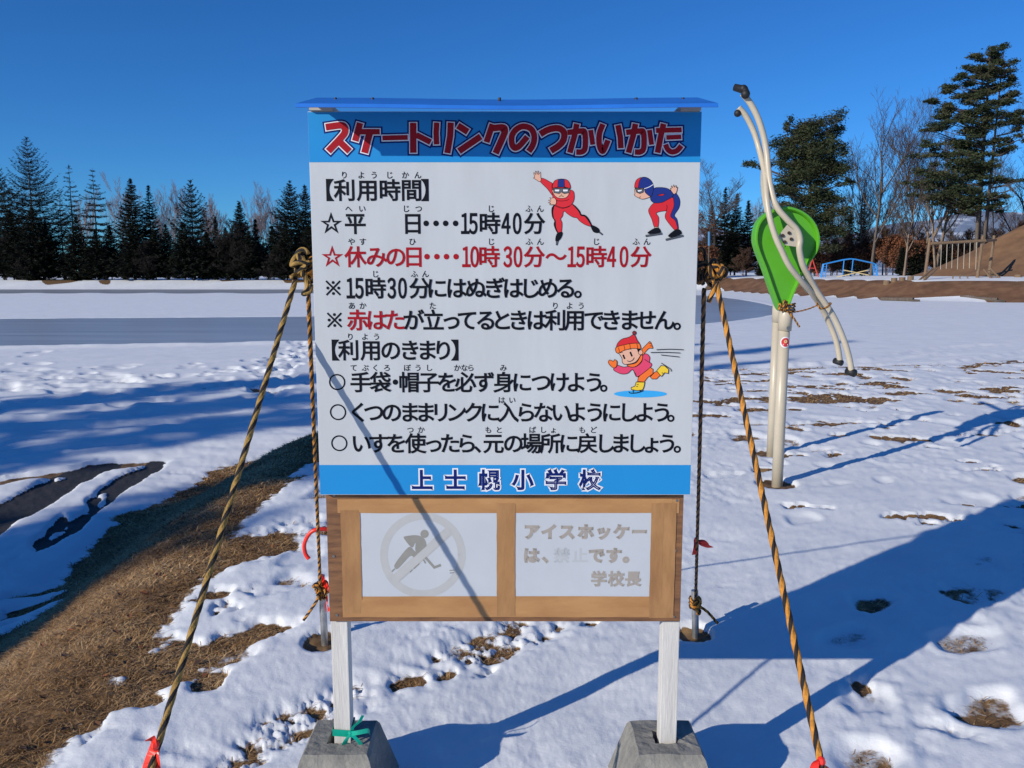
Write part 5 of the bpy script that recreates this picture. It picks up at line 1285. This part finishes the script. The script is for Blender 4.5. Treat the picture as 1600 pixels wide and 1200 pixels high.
for k, (px, py, lab) in enumerate([(1184, 300, 'faint birch in the gap left of the round pine'), (1205, 318, 'faint birch behind the spinner tubes')]):
    bare(GP(px, 150), hgt_to(px, py, 150)*.8, lab, 155+k, .34, 1.0, 5, M_BIRCH, M_BTWIG, 'birch_tree', group='bare birches behind the spruces', r0=.1, nb=(3, 4), thin=1.2)
Yq = 96.; b = GP(1264, Yq); pxm = Yq/FPX
def pads(bpx, Y, base, L): return [(at(x, y, Y).x-base[0], at(x, y, Y).z-base[2], w*Y/FPX, h*Y/FPX) for x, y, w, h in L]
pine(b, 0, 'round topped dark pine behind the green teardrop panel', 160, [(a_, b_, c_*1.12, d_*1.45) for a_, b_, c_, d_ in pads(1264, Yq, b, [
 (1232,192,10,8),(1290,192,22,13),(1268,200,24,12),(1250,206,18,10),(1308,203,13,9),(1240,226,26,13),(1275,224,34,14),(1222,232,13,9),(1308,228,16,10),(1178,257,12,7),(1194,262,9,5),
 (1256,247,34,12),(1292,248,30,11),(1232,262,20,9),(1312,256,14,7),(1262,270,36,12),(1300,272,26,9),(1240,288,24,10),(1278,292,32,11),(1314,288,12,6),(1254,308,26,10),(1290,312,26,10),(1236,322,18,9),(1268,328,30,11),(1300,332,20,9),(1262,346,28,10),(1292,352,22,10),(1244,352,18,8),(1272,366,26,10),(1305,366,14,8),(1225,300,18,9),(1220,345,14,9),(1255,232,30,14),(1285,262,30,12),(1275,310,26,10),(1228,376,12,8),(1252,384,20,9),(1285,386,22,9)])],
 [(0, at(1268, 190, Yq).x-b[0], at(1268, 190, Yq).z-b[2], .33)])
Yw = 86.; b = GP(1522, Yw)
pine(b, 0, 'tall white pine with layered level boughs above the log climbing frame', 161, [(a_, b_, c_*1.08, d_*1.35) for a_, b_, c_, d_ in pads(1522, Yw, b, [
 (1548,78,16,6),(1560,88,18,6),(1530,90,14,5),(1572,100,18,6),(1540,104,20,6),(1516,108,14,5),(1566,116,24,6),(1500,120,14,5),(1535,122,20,6),(1585,126,14,5),(1508,134,18,5),(1552,136,24,6),(1482,139,16,5),(1584,146,16,6),(1525,150,24,6),(1462,157,15,4),(1496,154,16,5),(1560,160,24,6),
 (1488,170,22,6),(1530,172,26,7),(1580,176,20,6),(1508,186,24,7),(1470,184,16,5),(1552,192,26,7),(1480,200,26,7),(1522,206,24,7),(1590,200,14,5),(1452,203,14,4),(1505,220,26,8),(1460,226,18,5),(1548,222,20,6),(1480,238,26,7),(1528,240,20,6),(1570,236,16,6),(1590,216,14,6),
 (1500,256,28,8),(1545,258,18,6),(1462,262,22,6),(1478,276,28,8),(1520,276,22,7),(1435,287,16,4),(1455,290,24,6),(1500,294,28,8),(1545,284,18,6),(1470,308,28,7),(1515,312,26,7),(1562,304,16,6),(1486,322,28,6),(1450,304,18,5),(1530,326,22,6),(1565,322,14,5),(1505,332,18,5),(1580,282,18,5),(1595,288,12,5),(1545,108,20,7),(1540,146,22,7),(1550,178,20,7),(1535,200,22,7),(1520,230,24,8),(1505,264,24,9),(1490,306,28,9)])],
 [(0, at(1548, 76, Yw).x-b[0], at(1548, 76, Yw).z-b[2], .40), (.75, at(1566, 92, Yw).x-b[0]-.75, at(1566, 92, Yw).z-b[2], .30)], mats=[M_PINE, M_PINE2])
for k, (px, py, Y, lab, kw) in enumerate([
 (1368, 170, 95, 'tall dark bare tree standing right of the round pine', dict(r0=.27, spread=.62, up=.75, first=.38)),
 (1352, 235, 104, 'thinner bare tree behind the left side of the tall dark one', dict(r0=.15, spread=.5, up=.9, first=.4)),
 (1384, 250, 108, 'thin grey bare tree just right of the tall dark one', dict(r0=.12, spread=.5, up=.9, first=.4)),
 (1432, 172, 100, 'slender bare tree with two tan stems below the white pine', dict(r0=.17, spread=.5, up=.9, first=.45, m_trunk=M_BARK3, fork=2)),
 (1467, 210, 92, 'bare tree with a thick tan stem left of the log post', dict(r0=.30, spread=.5, up=.9, first=.5, m_trunk=M_BARK3, fork=2)),
 (1448, 250, 97, 'thin leaning tan stemmed tree beside the left log post', dict(r0=.15, spread=.45, up=.9, first=.5, m_trunk=M_BARK3, lean=(.05, 0))),
 (1600, 175, 98, 'bare dark tree at the right edge above the mound', dict(r0=.26, spread=.7, up=.6, first=.35, m_trunk=M_BARK)),
 (1562, 200, 110, 'bare tree behind the white pine crown', dict(r0=.16, spread=.6, up=.7, first=.35)),
 (1416, 300, 84, 'short pale trunked tree right of the blue bars', dict(r0=.2, spread=.5, up=.8, first=.5, m_trunk=M_BARK3))]):
    bare(GP(px, Y, (py+430)/2), hgt_to(px, py, Y)*.86, lab, 170+k, kw.pop('spread'), kw.pop('up'), 5, kw.pop('m_trunk', M_BARK2), M_TWIG, group='bare trees', nb=(3, 3), thin=1.25, **kw)
for k, (px, py, hw, Y, lab) in enumerate([(1344, 300, 22, 125, 'dark spruce behind the tall bare tree'), (1325, 330, 18, 122, 'spruce half covered by the round pine'), (1408, 388, 12, 92, 'small dark shrubby spruce behind the log stumps'), (1428, 384, 16, 96, 'wide dark shrubby spruce left of the log frame'), (1476, 392, 18, 98, 'low dark spruce seen between the hanging ropes')]):
    conifer(GP(px, Y), hgt_to(px, py, Y), W(hw, Y), lab, 190+k, .06, 1.1, .4, .75, .05, group='spruces behind the playground', leaf=.23)
for k, (px, py, Y, lf, lab) in enumerate([(1298, 372, 104, .3, 'brown thicket behind the left end of the blue bars'), (1322, 366, 108, .2, 'brown thicket behind the middle of the blue bars'), (1350, 372, 104, .6, 'rust leaved oak thicket behind the right end of the blue bars'),
   (1384, 352, 100, .8, 'rust leaved oak sapling left of the stumps'), (1408, 356, 97, .9, 'rust leaved oak sapling over the stumps'), (1440, 362, 102, .7, 'rust leaved oak sapling behind the left log post'), (1504, 366, 104, .4, 'brown thicket behind the hanging ropes'), (1540, 362, 106, .5, 'brown thicket behind the right log posts'), (1575, 352, 110, .4, 'brown thicket above the mound slope'),
   (1240, 384, 112, .4, 'brown thicket behind the green panel'), (1272, 386, 100, .7, 'rust leaved thicket beside the red swing frame'), (1215, 376, 118, .2, 'brown thicket behind the spinner posts'), (1160, 388, 112, .2, 'brown thicket below the spruces by the board'), (1104, 372, 104, .9, 'rust leaved oak sapling touching the right rope knot'), (1598, 345, 108, .2, 'brown thicket at the right edge behind the mound'),(1468,372,108,.3,'brown thicket between the tan stems')]):
    bare(GP(px, Y), hgt_to(px, py, Y)*.88, lab, 210+k, .7, .45, 5, M_BRUSH, M_BRUSH, 'oak_thicket', 'shrub', 'brown thickets behind the playground', r0=.08, first=.06, nb=(4, 5), thin=1.7, fork=2, leaves=lf)

for k, (px, py, lab) in enumerate([(1310, 318, 'hazy bare tree behind the middle of the blue bars'), (1338, 296, 'hazy bare tree between the round pine and the tall dark tree'), (1398, 300, 'hazy bare tree over the log stumps'), (1490, 330, 'hazy bare tree behind the hanging ropes'), (1540, 322, 'hazy bare tree behind the right log posts'), (1586, 300, 'hazy bare tree above the mound near the right edge')]):
    Y = 126+3*(k % 3); bare(GP(px, Y, 380), hgt_to(px, py, Y)*.85, lab, 270+k, .55, .8, 5, M_BARK2, M_TWIG, group='bare trees', r0=.13, first=.2, nb=(3, 4), thin=1.3)
a = at(1108, 362, 100); mb = MB(); mb.tube([(a.x, 100, zat(a.x, 100)-.1), at(1108, 384, 100)], .07, 8, 1); mb.tube([a, at(1108, 384, 100)], .15, 8)
tag(mb.build('marker_pole', [mat('dull_blue_enamel', (.05, .18, .36, 1), .5, .2), M_BARK2]), 'slim blue marker pole showing above the right rope knot', 'pole')
# ---- trees that stand behind the viewer's left shoulder and shade the low snow
for k, (s_, t_, H, hw, lab) in enumerate([(-11.2, -19, 15, 1.7, 'spruce out of view on the left, nearest the path'), (-13.0, -23, 19, 2.1, 'tall spruce out of view on the left, second of its row'), (-15.2, -20, 16, 2.0, 'spruce out of view on the left, farthest along its row'), (-6.35, -17, 9.6, 3.5, 'slender spruce out of view behind the left shoulder')]):
    x, y = .632*s_+.775*t_, -.775*s_+.632*t_
    conifer((x, y, zat(x, y)-.05), H, hw, lab, 240+k, .14, 1.6 if H < 10 else 1.0, .4, .5 if H < 10 else .8, 0 if H < 10 else .22, group='spruces out of view that shade the snow', leaf=.34)
